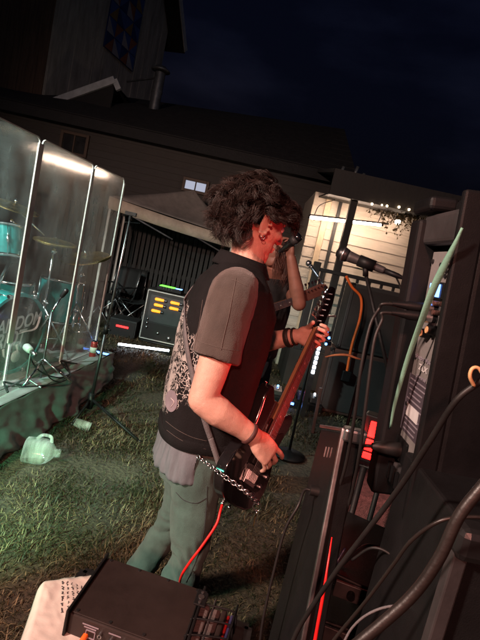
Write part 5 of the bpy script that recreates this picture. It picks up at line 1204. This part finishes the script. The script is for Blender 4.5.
MB().box(p + V((-.002, 0, -.012)), (.001, .07, .026)).build('serial_label', 'print_white', pl)
p_iec = onrear(402, 450, .018); MB().box(p_iec, (.012, .07, .05)).build('mains_inlet', 'black_plastic', spk, bevel=.003)
# pole stand under it
pc = SM @ V((D_ * .62, W_ / 2, 0)); pc0 = V((pc.x, pc.y, 0))
pst = thing('speaker_stand', 'black tripod pole stand carrying the close loudspeaker', 'stand', pc0)
MB().cyl(pc0 + V((0, 0, .1)), pc + V((0, 0, .05)), .0175).build('pole', 'black_paint', pst, smooth=True); MB().cyl(pc0 + V((0, 0, .55)), pc0 + V((0, 0, .68)), .028).build('collar', 'black_plastic', pst, smooth=True)
for a in (-.5, 1.6, 3.4):
    e = pc0 + V((.5 * math.cos(a), .5 * math.sin(a), .015)); MB().cyl(pc0 + V((0, 0, .6)), e, .012).build('leg', 'black_paint', pst, smooth=True); MB().cyl(pc0 + V((0, 0, .12)), (pc0 + V((0, 0, .6))).lerp(e, .6), .008).build('brace', 'black_paint', pst, smooth=True)
# green strap hanging in front of the rear panel
gp = [(463, 228), (455, 244), (444, 266), (432, 292), (421, 322), (409, 355), (400, 385), (394, 408), (391, 428)]; wds = [.0008, .0035, .006, .0068, .006, .0045, .004, .003, .0008]
pts = [SM @ (onrear(x, y, -.012 - .012 * math.sin(i * .4))) for i, (x, y) in enumerate(gp)]
C_ = cr(pts, 4); Wl = lerpl(wds, len(C_)); rbn = MB()
vs = []
for i, pnt in enumerate(C_):
    d = (C_[min(i + 1, len(C_) - 1)] - C_[max(i - 1, 0)]).normalized(); s = d.cross((CAM - pnt).normalized()); s = (s.normalized() + V((0, .35 * math.sin(i * .3), 0))).normalized() * Wl[i]; vs += [pnt - s, pnt + V((-.003, 0, 0)), pnt + s]
rbn.add(vs, [(3 * i + j, 3 * i + j + 1, 3 * i + j + 4, 3 * i + j + 3) for i in range(len(C_) - 1) for j in (0, 1)])
tag(rbn.build('green_strap', 'teal_cloth', smooth=True, solid=.0015), 'pale green cloth strap hanging down the back of the close loudspeaker', 'strap')
# microphone leads plugged into it
paths = [[(379, 309, .95), (370, 326, .94), (361, 368, .93), (354, 420, .94), (345, 468, .97), (331, 512, 1.0), (319, 560, 1.02), (306, 645, .98)],
         [(382, 320, .94), (374, 342, .93), (367, 395, .92), (360, 450, .93), (352, 492, .97), (338, 540, 1.0), (327, 590, 1.02), (316, 645, 1.0)]]
labs = ['upper black microphone lead plugged into the close loudspeaker', 'lower black microphone lead plugged into the close loudspeaker']
for k in range(2):
    p0 = SM @ (xl_[k] + V((-.006, 0, 0))); dx = -sx_; L = .085
    t = thing('microphone_lead', labs[k], 'cable', at(*paths[k][-1]), 'microphone leads on the loudspeaker')
    MB().tube([p0, p0 + dx * .006, p0 + dx * .055, p0 + dx * .062, p0 + dx * .088], [.0092, .0098, .0096, .0075, .0045], 18).build('plug', 'black_plastic', t, auto=50)
    MB().cyl(p0 + dx * .010, p0 + dx * .022, .0102, n=18).build('plug_ring', 'steel', t, auto=40)
    MB().tube(cr([p0 + dx * .075, p0 + dx * .105 + V((0, 0, -.003))] + [at(*q_) for q_ in paths[k]], 8), .0034, 10).build('cord', 'black_rubber', t, smooth=True)
# mains plug and lead of the loudspeaker
p0 = SM @ (p_iec + V((-.006, 0, 0)))
t = thing('mains_lead', 'black mains plug and lead crossing in front of the red lamp', 'cable', p0)
MB().tube([p0, p0 - sx_ * .02, p0 - sx_ * .045, p0 - sx_ * .06], [.016, .016, .012, .007], 12).build('plug', 'black_rubber', t, auto=40)
MB().tube(cr([p0 - sx_ * .05, p0 - sx_ * .075 + V((0, 0, -.002)), at(362, 447, 1.05), at(350, 462, 1.06), at(340, 500, 1.08), at(330, 560, 1.1), at(318, 645, 1.08)], 8), .0042, 8).build('cord', 'black_rubber', t, smooth=True)
# loose leads across the corner
for nm, lab, m_, r, ps in (
    ('power_cable', 'thick black cable looping across the dark loudspeaker side', 'black_rubber', .0043, [(505, 364, .60), (478, 383, .62), (455, 402, .63), (430, 441, .66), (402, 484, .70), (370, 527, .74), (335, 573, .78), (300, 626, .80), (288, 655, .80)]),
    ('power_cable', 'thickest brown-black cable curving up the bottom right corner', 'cable_brown', .0056, [(510, 455, .43), (480, 489, .43), (458, 518, .43), (438, 560, .43), (408, 600, .43), (352, 648, .43), (330, 662, .43)]),
    ('power_cable', 'thin brown cable winding below the thick black cable', 'cable_brown', .0026, [(500, 519, .60), (470, 517, .60), (440, 521, .60), (412, 540, .62), (393, 565, .64), (366, 601, .66), (334, 640, .68), (322, 660, .68)])):
    tag(MB().tube(cr([at(*q_) for q_ in ps], 10), r, 12).build(nm, m_, smooth=True), lab, 'cable', 'loose cables in the front right corner')
for nm, lab, m_, r, ps in (
    ('signal_cable', 'thin blue cable running down beside the upright case', 'foil_blue', .0026, [(345, 548, 1.02), (334, 568, 1.0), (324, 596, .98), (316, 625, .96), (308, 660, .95)]),
    ('signal_cable', 'black cable looping over the gear rack trays', 'black_rubber', .003, [(352, 560, .92), (372, 548, .9), (392, 556, .88), (404, 580, .86), (398, 612, .84), (380, 650, .84)]),
    ('signal_cable', 'grey cable crossing low over the rack beneath the thin brown cable', 'strap', .0022, [(338, 655, .80), (352, 628, .8), (372, 612, .78), (398, 606, .76), (424, 616, .74), (440, 660, .74)])):
    tag(MB().tube(cr([at(*q_) for q_ in ps], 10), r, 10).build(nm, m_, smooth=True), lab, 'cable', 'loose cables in the front right corner')
cl = [at(474, 386, .615), at(470, 377, .61), (at(472, 369, .61)), at(478, 368, .61), at(484, 376, .61)]
tag(MB().tube(cr(cl, 6), .0024, 8).build('cord_clip', 'tan_clip', smooth=True), 'small tan twist tie around the thick black cable', 'cable tie')
# ---- long case leaning upright
nt_, nb_, ft_, fb_ = at(344, 433, 1.0), at(304, 640, .90), at(321, 429, 1.22), at(268, 640, 1.10)
def ext(a, b, z): return a + (b - a) * ((a.z - z) / (a.z - b.z))
n0, f0_ = ext(nt_, nb_, .0), ext(ft_, fb_, .0)
lc_ = thing('upright_case', 'long narrow black case standing on end with a plug in its side', 'case', (n0 + f0_) * .5)
thk = V((.042, .012, 0))
MB().add([nt_, ft_, ft_ + thk, nt_ + thk, n0, f0_, f0_ + thk, n0 + thk], [(0, 1, 2, 3), (7, 6, 5, 4), (0, 4, 5, 1), (1, 5, 6, 2), (2, 6, 7, 3), (3, 7, 4, 0)]).build('shell', 'black_paint', lc_, bevel=.004)
def lf2(u, v, o=0.):                     # point on the left face: u near to far, v top to frame bottom
    a = nt_.lerp(nb_, v); b = ft_.lerp(fb_, v); nrm = (b - a).cross(nb_ - nt_).normalized(); nrm = nrm if nrm.x < 0 else -nrm; return a.lerp(b, u) + nrm * o
MB().bar(lf2(0, -.012, .002), lf2(0, 2.2, .002), .010, .010).build('edge_trim', 'steel', lc_, bevel=.002)
MB().bar(lf2(0, -.006, .0) + V((0, 0, .004)), lf2(1, -.006, .0) + V((0, 0, .004)), .012, .008).build('edge_trim', 'steel', lc_, bevel=.002)
MB().box(nt_ + V((.022, .0, .0)), (.05, .03, .03)).build('corner_cap', 'steel', lc_, bevel=.006)
for k in range(3): MB().bar(lf2(.3 + .12 * k, .08, .001), lf2(.3 + .12 * k, .13, .001), .003, .004).build('slot', 'steel', lc_)
MB().add([lf2(.62, .90, .002), lf2(.35, .90, .002), lf2(.35, 1.02, .002), lf2(.62, 1.02, .002)], [(0, 1, 2, 3)]).build('sticker', 'sticker', lc_)
for k in range(3): MB().bar(lf2(.58 - k * .08, .915, .0028), lf2(.58 - k * .08, 1.0, .0028), .003, .0008).build('print_line', 'ink', lc_)
MB().tube([lf2(-.05, .50, .001) + V((.012, -.006, 0)), lf2(-.05, .75, .001) + V((.016, -.007, 0)), lf2(-.05, 1.1, 0) + V((.016, -.008, 0)), lf2(-.05, 1.8, 0) + V((.016, -.008, 0))], [.0012, .0034, .0042, .0042], 8).build('red_piping', 'red_cable', lc_, smooth=True)
pp0 = lf2(.42, .30, .002); pdx = (lf2(.42, .30, .1) - pp0).normalized()
t = thing('plugged_lead', 'black lead plugged into the side of the upright case', 'cable', at(258, 655, .98))
MB().cyl(pp0, pp0 + pdx * .022, .012, n=14).build('plug', 'black_rubber', t, auto=40)
MB().tube(cr([pp0 + pdx * .018, pp0 + pdx * .034 + V((0, 0, -.004)), at(298, 506, 1.03), at(285, 530, 1.02), at(273, 575, 1.0), at(263, 620, .98), at(258, 660, .97)], 8), .0032, 8).build('cord', 'black_rubber', t, smooth=True)
# ---- half-width rack with trays beside it
RKM = Matrix.Translation((.335, 1.06, 0)) @ Matrix.Rotation(R_(-14), 4, 'Z')
rk_ = thing('gear_rack', 'dark open gear rack with trays between the upright case and the loudspeaker', 'rack', mtx=RKM)
rw, rd, rh = .24, .36, .86
for x in (0, rw):
    for y in (0, rd):
        MB().box((x, y, rh / 2), (.022, .022, rh)).build('rail', 'dark_metal', rk_, bevel=.002)
    for k in range(16): MB().cyl((x, -.011, rh - .03 - k * .032), (x, -.014, rh - .03 - k * .032), .0042, n=8).build('screw', 'steel', rk_)
for i, (z, tilt) in enumerate(((.84, .10), (.72, -.05), (.58, .04), (.42, 0), (.2, 0))):
    MB().box((rw / 2 + .006 * (i % 2), rd / 2, z), (rw - .03, rd - .02, .05 if i else .03), Matrix.Rotation(tilt, 3, 'Y')).build('tray', 'black_paint', rk_, bevel=.004)
    MB().box((rw / 2, -.004, z), (rw - .04, .008, .04)).build('front_plate', 'panel_dark', rk_, bevel=.002)
    for k in range(3): MB().cyl((.06 + k * .05, -.008, z), (.06 + k * .05, -.022, z), .009, n=12).build('knob', 'steel' if k == 1 else 'black_plastic', rk_, auto=40)
MB().box((.15, .1, .866), (.05, .028, .003), Matrix.Rotation(.4, 3, 'Z')).build('paper_tag', 'off_white', rk_)
MB().tube(cr([(.03, .05, .87), (.08, .12, .90), (.15, .16, .88), (.2, .1, .89), (.12, .02, .87)], 8), .004, 8).build('coiled_lead', 'black_rubber', rk_, smooth=True)
# carpeted wedge behind
wl = at(349, 497, 1.72)
wd_ = thing('carpeted_cabinet', 'dull red carpeted cabinet behind the gear rack', 'speaker', (wl.x + .25, 2.0, 0))
MB().box((wl.x + .26, 2.0, wl.z / 2), (.52, .5, wl.z)).build('cabinet', 'red_carpet', wd_, bevel=.012)
for sx in (0, 1):
    for sy in (0, 1): MB().box((wl.x + .02 + sx * .48, 1.77 + sy * .46, wl.z - .02), (.05, .05, .05)).build('corner', 'black_plastic', wd_, bevel=.012)
MB().box((wl.x + .26, 1.745, wl.z * .45), (.42, .012, wl.z * .6)).build('grille', 'dark_metal', wd_)
# flight case in the corner
fc0 = at(466, 527, .66)
fc = thing('flight_case', 'dark flight case in the bottom right corner', 'case', (fc0.x + .2, .80, 0))
MB().box((fc0.x + .21, .80, fc0.z / 2), (.42, .28, fc0.z)).build('shell', 'black_paint', fc, bevel=.006)
for dx_ in (.0, .42): MB().box((fc0.x + dx_, .66, fc0.z / 2), (.022, .022, fc0.z - .01)).build('edge_trim', 'panel_dark', fc, bevel=.003)
MB().box((fc0.x + .012, .662, fc0.z - .02), (.05, .05, .05)).build('corner', 'dark_metal', fc, bevel=.012)
MB().box((fc0.x + .10, .652, fc0.z - .10), (.07, .016, .09)).build('latch', 'dark_metal', fc, bevel=.004)
t0_ = [at(424, 582, .82), at(434, 600, .80), at(443, 622, .79), at(452, 650, .79)]
def tq(u, v): 
    C_ = cr(t0_, 4); p = C_[min(len(C_) - 1, int(round(u * (len(C_) - 1))))]; return p + V((.055 * v * (.35 + .65 * u) + .0, .02 * math.sin(v * 5), .006 * math.sin(u * 8 + v * 3)))
tag(MB().grid(tq, 12, 6).build('teal_cloth', 'teal_plastic', smooth=True, solid=.002), 'dark teal cloth hanging low between the rack and the flight case', 'cloth')

# ---- red stage lamp on a thin stand
P = at(371, 440, 1.42); lf_d = V((-.34, -.94, -.02)).normalized(); lx = V((0, 0, 1)).cross(lf_d).normalized(); lz = lf_d.cross(lx).normalized() * -1
lz = V((.0, .0, 1)); LM = basis(lx, lz, lf_d, P)
rl = thing('red_stage_lamp', 'red LED stage lamp glowing beside the loudspeaker', 'light', (P.x, P.y + .05, 0))
MB().prism([(-.034, -.075), (.034, -.075), (.034, .075), (-.034, .075)], -.05, .0, LM).build('housing', 'black_plastic', rl, bevel=.005)
for k, (h_, zc) in enumerate(((.050, .034), (.036, -.016), (.020, -.050))): MB().prism([(-.0135, zc - h_ / 2), (.0135, zc - h_ / 2), (.0135, zc + h_ / 2), (-.0135, zc + h_ / 2)], .001, .006, LM).build('led_cell', 'led_red', rl, bevel=.003)
MB().tube([LM @ V(p) for p in ((-.042, 0, -.02), (-.046, -.06, -.02), (-.03, -.095, -.02), (.03, -.095, -.02), (.046, -.06, -.02), (.042, 0, -.02))], .005, 8).build('yoke', 'black_paint', rl, smooth=True)
sb_ = LM @ V((0, -.095, -.02)); MB().cyl((sb_.x, sb_.y, 0.02), sb_, .010).build('pole', 'black_paint', rl, smooth=True)
for a in (.5, 2.6, 4.7): MB().cyl((sb_.x, sb_.y, .22), (sb_.x + .22 * math.cos(a), sb_.y + .22 * math.sin(a), .01), .007).build('leg', 'black_paint', rl, smooth=True)
lo_ = P + lf_d * .03
lamp('red_lamp_beam', 'SPOT', lo_, (.16, 1.62, 1.2), (1, .035, .03), 9, spot_size=R_(95), spot_blend=.6, shadow_soft_size=.03)

# ---- vocal microphone on its stand
mh_, mt2 = at(343, 254, 1.76), at(378, 268, 1.72); md = (mt2 - mh_).normalized()
vm = thing('vocal_microphone', 'dark vocal microphone with a round mesh head in the middle distance', 'microphone', mh_)
X_, Y_, _z = frame(md); VM = basis(X_, Y_, md, mh_)
MB().lathe([(.0, -.026), (.016, -.022), (.0235, -.010), (.0255, .004), (.0235, .016), (.019, .024)], VM, 24).build('mesh_head', 'dark_metal', vm, smooth=True)
MB().lathe([(.0262, -.002), (.0262, .007)], VM, 24).build('head_ring', 'steel', vm, smooth=True)
MB().lathe([(.0205, .022), (.0195, .03), (.0165, .08), (.0125, .152), (.0118, .158)], VM, 20).build('body', 'panel_dark', vm, smooth=True)
MB().lathe([(.0098, .155), (.0098, .205), (.006, .222), (.004, .235)], VM, 16).build('plug', 'black_plastic', vm, smooth=True)
ck = VM @ V((0, 0, .09))
stn = thing('microphone_stand', 'black boom stand holding the vocal microphone', 'microphone stand', (at(398, 415, 1.66).x, 1.66, 0))
jn = at(398, 415, 1.66)
MB().tube([VM @ V((0, 0, .06)), VM @ V((0, 0, .12))], .021, 16).build('clip', 'black_plastic', stn, smooth=True)
MB().cyl(ck + V((0, 0, -.012)), ck + V((.008, 0, -.045)), .010).build('swivel', 'black_plastic', stn, smooth=True)
MB().cyl(ck + V((.008, 0, -.04)), jn, .0065).build('boom', 'black_paint', stn, smooth=True)
MB().cyl(jn + V((0, 0, -.02)), (jn.x, jn.y, .06), .0095).build('pole', 'black_paint', stn, smooth=True); MB().ball(jn, .022).build('joint', 'black_plastic', stn, smooth=True)
for a in (.2, 2.3, 4.4): MB().cyl((jn.x, jn.y, .1), (jn.x + .28 * math.cos(a), jn.y + .28 * math.sin(a), .012), .008).build('leg', 'black_paint', stn, smooth=True)
vt = VM @ V((0, 0, .225))
tag(MB().tube(cr([vt, at(396, 276, 1.70), at(401, 292, 1.70), at(396, 325, 1.68), at(388, 375, 1.68), at(392, 440, 1.68), V((jn.x - .02, jn.y, .4)), V((jn.x - .1, jn.y - .05, .02))], 8), .0034, 8).build('vocal_lead', 'black_rubber', smooth=True), 'black lead hanging from the vocal microphone down its stand', 'cable')
yl = [at(325, 357, 2.3), at(335, 355, 2.3), at(347, 355, 2.3), at(356, 358, 2.3), at(364, 360, 2.3)]
tag(MB().tube(cr(yl, 6), [.003, .006, .006, .003], 8).build('tan_strap_end', 'tan_clip', smooth=True), 'short curved tan strap end right of the fretting hand', 'strap')
fs = thing('slim_stand', 'slim dark stand behind the leads, holding up the tan strap end', 'stand', (at(364, 360, 2.32).x, 2.32, 0))
q_ = at(364, 360, 2.32); MB().cyl((q_.x, 2.32, .02), q_ + V((0, 0, .25)), .008).build('pole', 'black_paint', fs, smooth=True)
MB().lathe([(.12, 0), (.12, .014), (.02, .03), (.01, .05)], Matrix.Translation((q_.x, 2.32, 0)), 20).build('base', 'black_paint', fs, smooth=True)

# ---- rack unit, bag and basket at the bottom
dz = at(108, 558, 1.20).z
d_bl = V((at(108, 558, 1.20).x, 1.20, dz)); d_br = gz(203, 591, dz); d_fl = gz(70, 613, dz); ex_ = d_br - d_bl; ey_ = d_fl - d_bl
dh = .052
def dv(u, v, h=0.): return d_bl + ex_ * u + ey_ * v + V((0, 0, h))
dev = thing('rack_unit', 'black rack unit with a flat brown-black lid in the bottom foreground', 'amplifier', dv(.5, .5, -dh))
MB().add([dv(0, 0, -dh), dv(1, 0, -dh), dv(1, 1, -dh), dv(0, 1, -dh), dv(0, 0), dv(1, 0), dv(1, 1), dv(0, 1)], [(0, 1, 2, 3), (7, 6, 5, 4), (0, 4, 5, 1), (1, 5, 6, 2), (2, 6, 7, 3), (3, 7, 4, 0)]).build('housing', 'device', dev, bevel=.003)
MB().add([dv(.012, .012, .0005), dv(.988, .012, .0005), dv(.988, .985, .0005), dv(.012, .985, .0005), dv(.012, .012, .0035), dv(.988, .012, .0035), dv(.988, .985, .0035), dv(.012, .985, .0035)], [(0, 1, 2, 3), (7, 6, 5, 4), (0, 4, 5, 1), (1, 5, 6, 2), (2, 6, 7, 3), (3, 7, 4, 0)]).build('lid', 'device', dev, bevel=.0015)
for u in (-.012, 1.012): MB().add([dv(u - .012, -.03, -dh), dv(u + .012, -.03, -dh), dv(u + .012, 1.05, -dh), dv(u - .012, 1.05, -dh), dv(u - .012, -.03, .012), dv(u + .012, -.03, .012), dv(u + .012, 1.05, .012), dv(u - .012, 1.05, .012)], [(0, 1, 2, 3), (7, 6, 5, 4), (0, 4, 5, 1), (1, 5, 6, 2), (2, 6, 7, 3), (3, 7, 4, 0)]).build('side_flange', 'black_paint', dev, bevel=.002)
for u in (.05, .35, .65, .95):
    for v in (.05, .95): MB().cyl(dv(u, v, .003), dv(u, v, .0055), .004, n=10).build('screw', 'dark_metal', dev)
fn = ey_.normalized()
for u, h_, r in ((.30, -.022, .005), (.40, -.030, .008), (.50, -.028, .008), (.60, -.030, .008), (.70, -.028, .007), (.80, -.030, .008), (.9, -.028, .007)):
    p = dv(u, 1, h_); MB().cyl(p, p + fn * .010, r, n=14).build('socket', 'steel', dev, auto=40); MB().cyl(p + fn * .0095, p + fn * .0115, r * .55, n=10).build('socket_hole', 'black_rubber', dev)
for u, h_, w2 in ((.20, -.012, .04), (.20, -.018, .03), (.42, -.012, .03), (.66, -.012, .05)):
    p = dv(u, 1, h_) + fn * .001; MB().box(p, (w2, .0012, .0025), Matrix.Rotation(math.atan2(ex_.y, ex_.x), 3, 'Z')).build('print_line', 'print_grey', dev)
fr_ = MB()
for a, b in (((.17, -.024), (.25, -.024)), ((.17, -.042), (.25, -.042)), ((.17, -.024), (.17, -.042)), ((.25, -.024), (.25, -.042))): fr_.bar(dv(a[0], 1, a[1]) + fn * .001, dv(b[0], 1, b[1]) + fn * .001, .002, .002)
fr_.build('print_frame', 'print_grey', dev)
# road case under it all
rc_z = dz - dh - .003
road = thing('road_case', 'low black road case under the rack unit', 'case', dv(.55, .45, -rc_z - dh))
cc_ = [dv(-.22, .0), dv(1.5, -.02), dv(1.5, 1.6), dv(-.22, 1.6)]
MB().add([V((p.x, p.y, 0)) for p in cc_] + [V((p.x, p.y, rc_z - .004)) for p in cc_], [(0, 3, 2, 1), (4, 5, 6, 7), (0, 1, 5, 4), (1, 2, 6, 5), (2, 3, 7, 6), (3, 0, 4, 7)]).build('shell', 'tarp_black', road, bevel=.006)
for i in range(4): MB().bar(V((cc_[i].x, cc_[i].y, rc_z - .012)), V((cc_[(i + 1) % 4].x, cc_[(i + 1) % 4].y, rc_z - .012)), .02, .02).build('edge_trim', 'dark_metal', road)
# white bag
bz = rc_z + .004
bcs = [gz(42, 579, bz), gz(100, 568, bz), gz(150, 640, bz), gz(100, 690, bz), gz(10, 690, bz)]
def bagp(u, v):
    a = gz(41, 578, bz).lerp(gz(110, 566, bz), u); b = gz(8, 668, bz).lerp(gz(180, 700, bz), u); p = a.lerp(b, v)
    out = max(0, .07 - u) / .07
    return p + V((0, 0, .006 * (.3 - abs(nz(p, 16, 3))) + .006 * nz(p, 9, 8) + .003 * (.3 - abs(nz(p, 38, 5))) - .05 * out ** 1.8 * (.4 + .6 * v) - .015 * max(0, .08 - v) / .08))
bag = MB().grid(bagp, 60, 50).build('paper_bag', 'bag', smooth=True, solid=.002); tag(bag, 'white bag with dark handwriting lying under the rack unit', 'bag')
bag.name = 'paper_bag'
INV[bag.name] = None
rs = random.Random(4)
for k in range(7):                        # lines of handwriting, too small to read
    wr = MB(); y0 = .10 + .02 * rs.random(); y1 = .40 + .08 * rs.random(); u = .30 + k * .055; y0 += k * .012
    v = y0; x = []
    while v < y1:
        n_ = rs.randint(6, 12); pts = []
        for j in range(n_):
            b = bagp(u + rs.uniform(-.013, .013), v); pts.append(b + V((0, 0, .0022))); v += .0042
        wr.tube(cr(pts, 3), .0006 if k else .0010, 4); v += .012
        if k in (0, 1): v += .006
    wr.build('handwriting', 'ink', bag)
mk0, mk1 = at(94, 623, 1.03), at(74, 648, .98)
mk0 = gz(94, 623, bz + .012); mk1 = gz(76, 650, bz + .010)
mkr = thing('orange_marker', 'orange marker pen lying on the bag before the rack unit', 'pen', mk1)
MB().tube([mk1, mk0.lerp(mk1, .25), mk0.lerp(mk1, .12), mk0], [.0065, .0065, .004, .0015], 12).build('barrel', 'orange', mkr, smooth=True)
# basket with striped load
kz = dz + .004
K4 = [gz(199, 598, kz), gz(238, 608, kz), gz(222, 662, kz), gz(176, 662, kz)]; khb = kz - rc_z - .004
bk = thing('wire_basket', 'black wire basket with striped cloth and red foil at the bottom edge', 'basket', (K4[0] + K4[2]) * .5 - V((0, 0, khb)))
def kp(u, v, h=0.): return K4[0].lerp(K4[1], u).lerp(K4[3].lerp(K4[2], u), v) + V((0, 0, h))
for i, (u0, u1, m_) in enumerate(((.03, .34, 'crate_grey'), (.355, .62, 'crate_grey'), (.63, .78, 'device'), (.79, .86, 'foil_red'), (.87, .95, 'foil_blue'))):
    hh_ = -.006 - .004 * (i % 2) - (.01 if i > 2 else 0)
    MB().add([kp(u0, .04, -khb), kp(u1, .04, -khb), kp(u1, .96, -khb), kp(u0, .96, -khb), kp(u0, .04, hh_), kp(u1, .04, hh_), kp(u1, .96, hh_), kp(u0, .96, hh_)], [(0, 3, 2, 1), (4, 5, 6, 7), (0, 1, 5, 4), (1, 2, 6, 5), (2, 3, 7, 6), (3, 0, 4, 7)]).build('folded_cloth' if i < 3 else 'foil_pack', m_, bk, bevel=.006, seg=3)
for v in (.12, .38, .64, .9): MB().tube(cr([kp(-.02, v, -khb), kp(-.02, v, -.01), kp(.04, v, .004), kp(.5, v, .006), kp(.94, v, .002), kp(1.03, v, -.02), kp(1.04, v, -khb)], 5), .0024, 8).build('wire', 'black_paint', bk, smooth=True)
for u in (.02, .42, .98): MB().tube([kp(u, -.02, -khb), kp(u, -.02, .004), kp(u, 1.02, .004), kp(u, 1.02, -khb)], .0026, 8).build('wire', 'steel' if u == .42 else 'black_paint', bk, smooth=True)
q4 = kp(.06, .02, .010); pm = basis(ex_.normalized(), -ey_.normalized(), V((0, 0, 1)), q4)
cb = MB().prism([(-.014, -.035), (.016, -.035), (.016, .012), (.008, .02), (-.014, .02)], -.003, .003, pm).build('corner_plate', 'black_paint', bk, bevel=.002)
MB().lathe([(.008, .003), (.008, .0055), (0, .0055)], pm @ Matrix.Translation((0, -.008, 0)), 16).build('rivet', 'steel', cb, auto=40)
for y in (.009, -.027): MB().lathe([(.004, .003), (.004, .005), (0, .005)], pm @ Matrix.Translation((0, y, 0)), 10).build('rivet', 'steel', cb, auto=40)
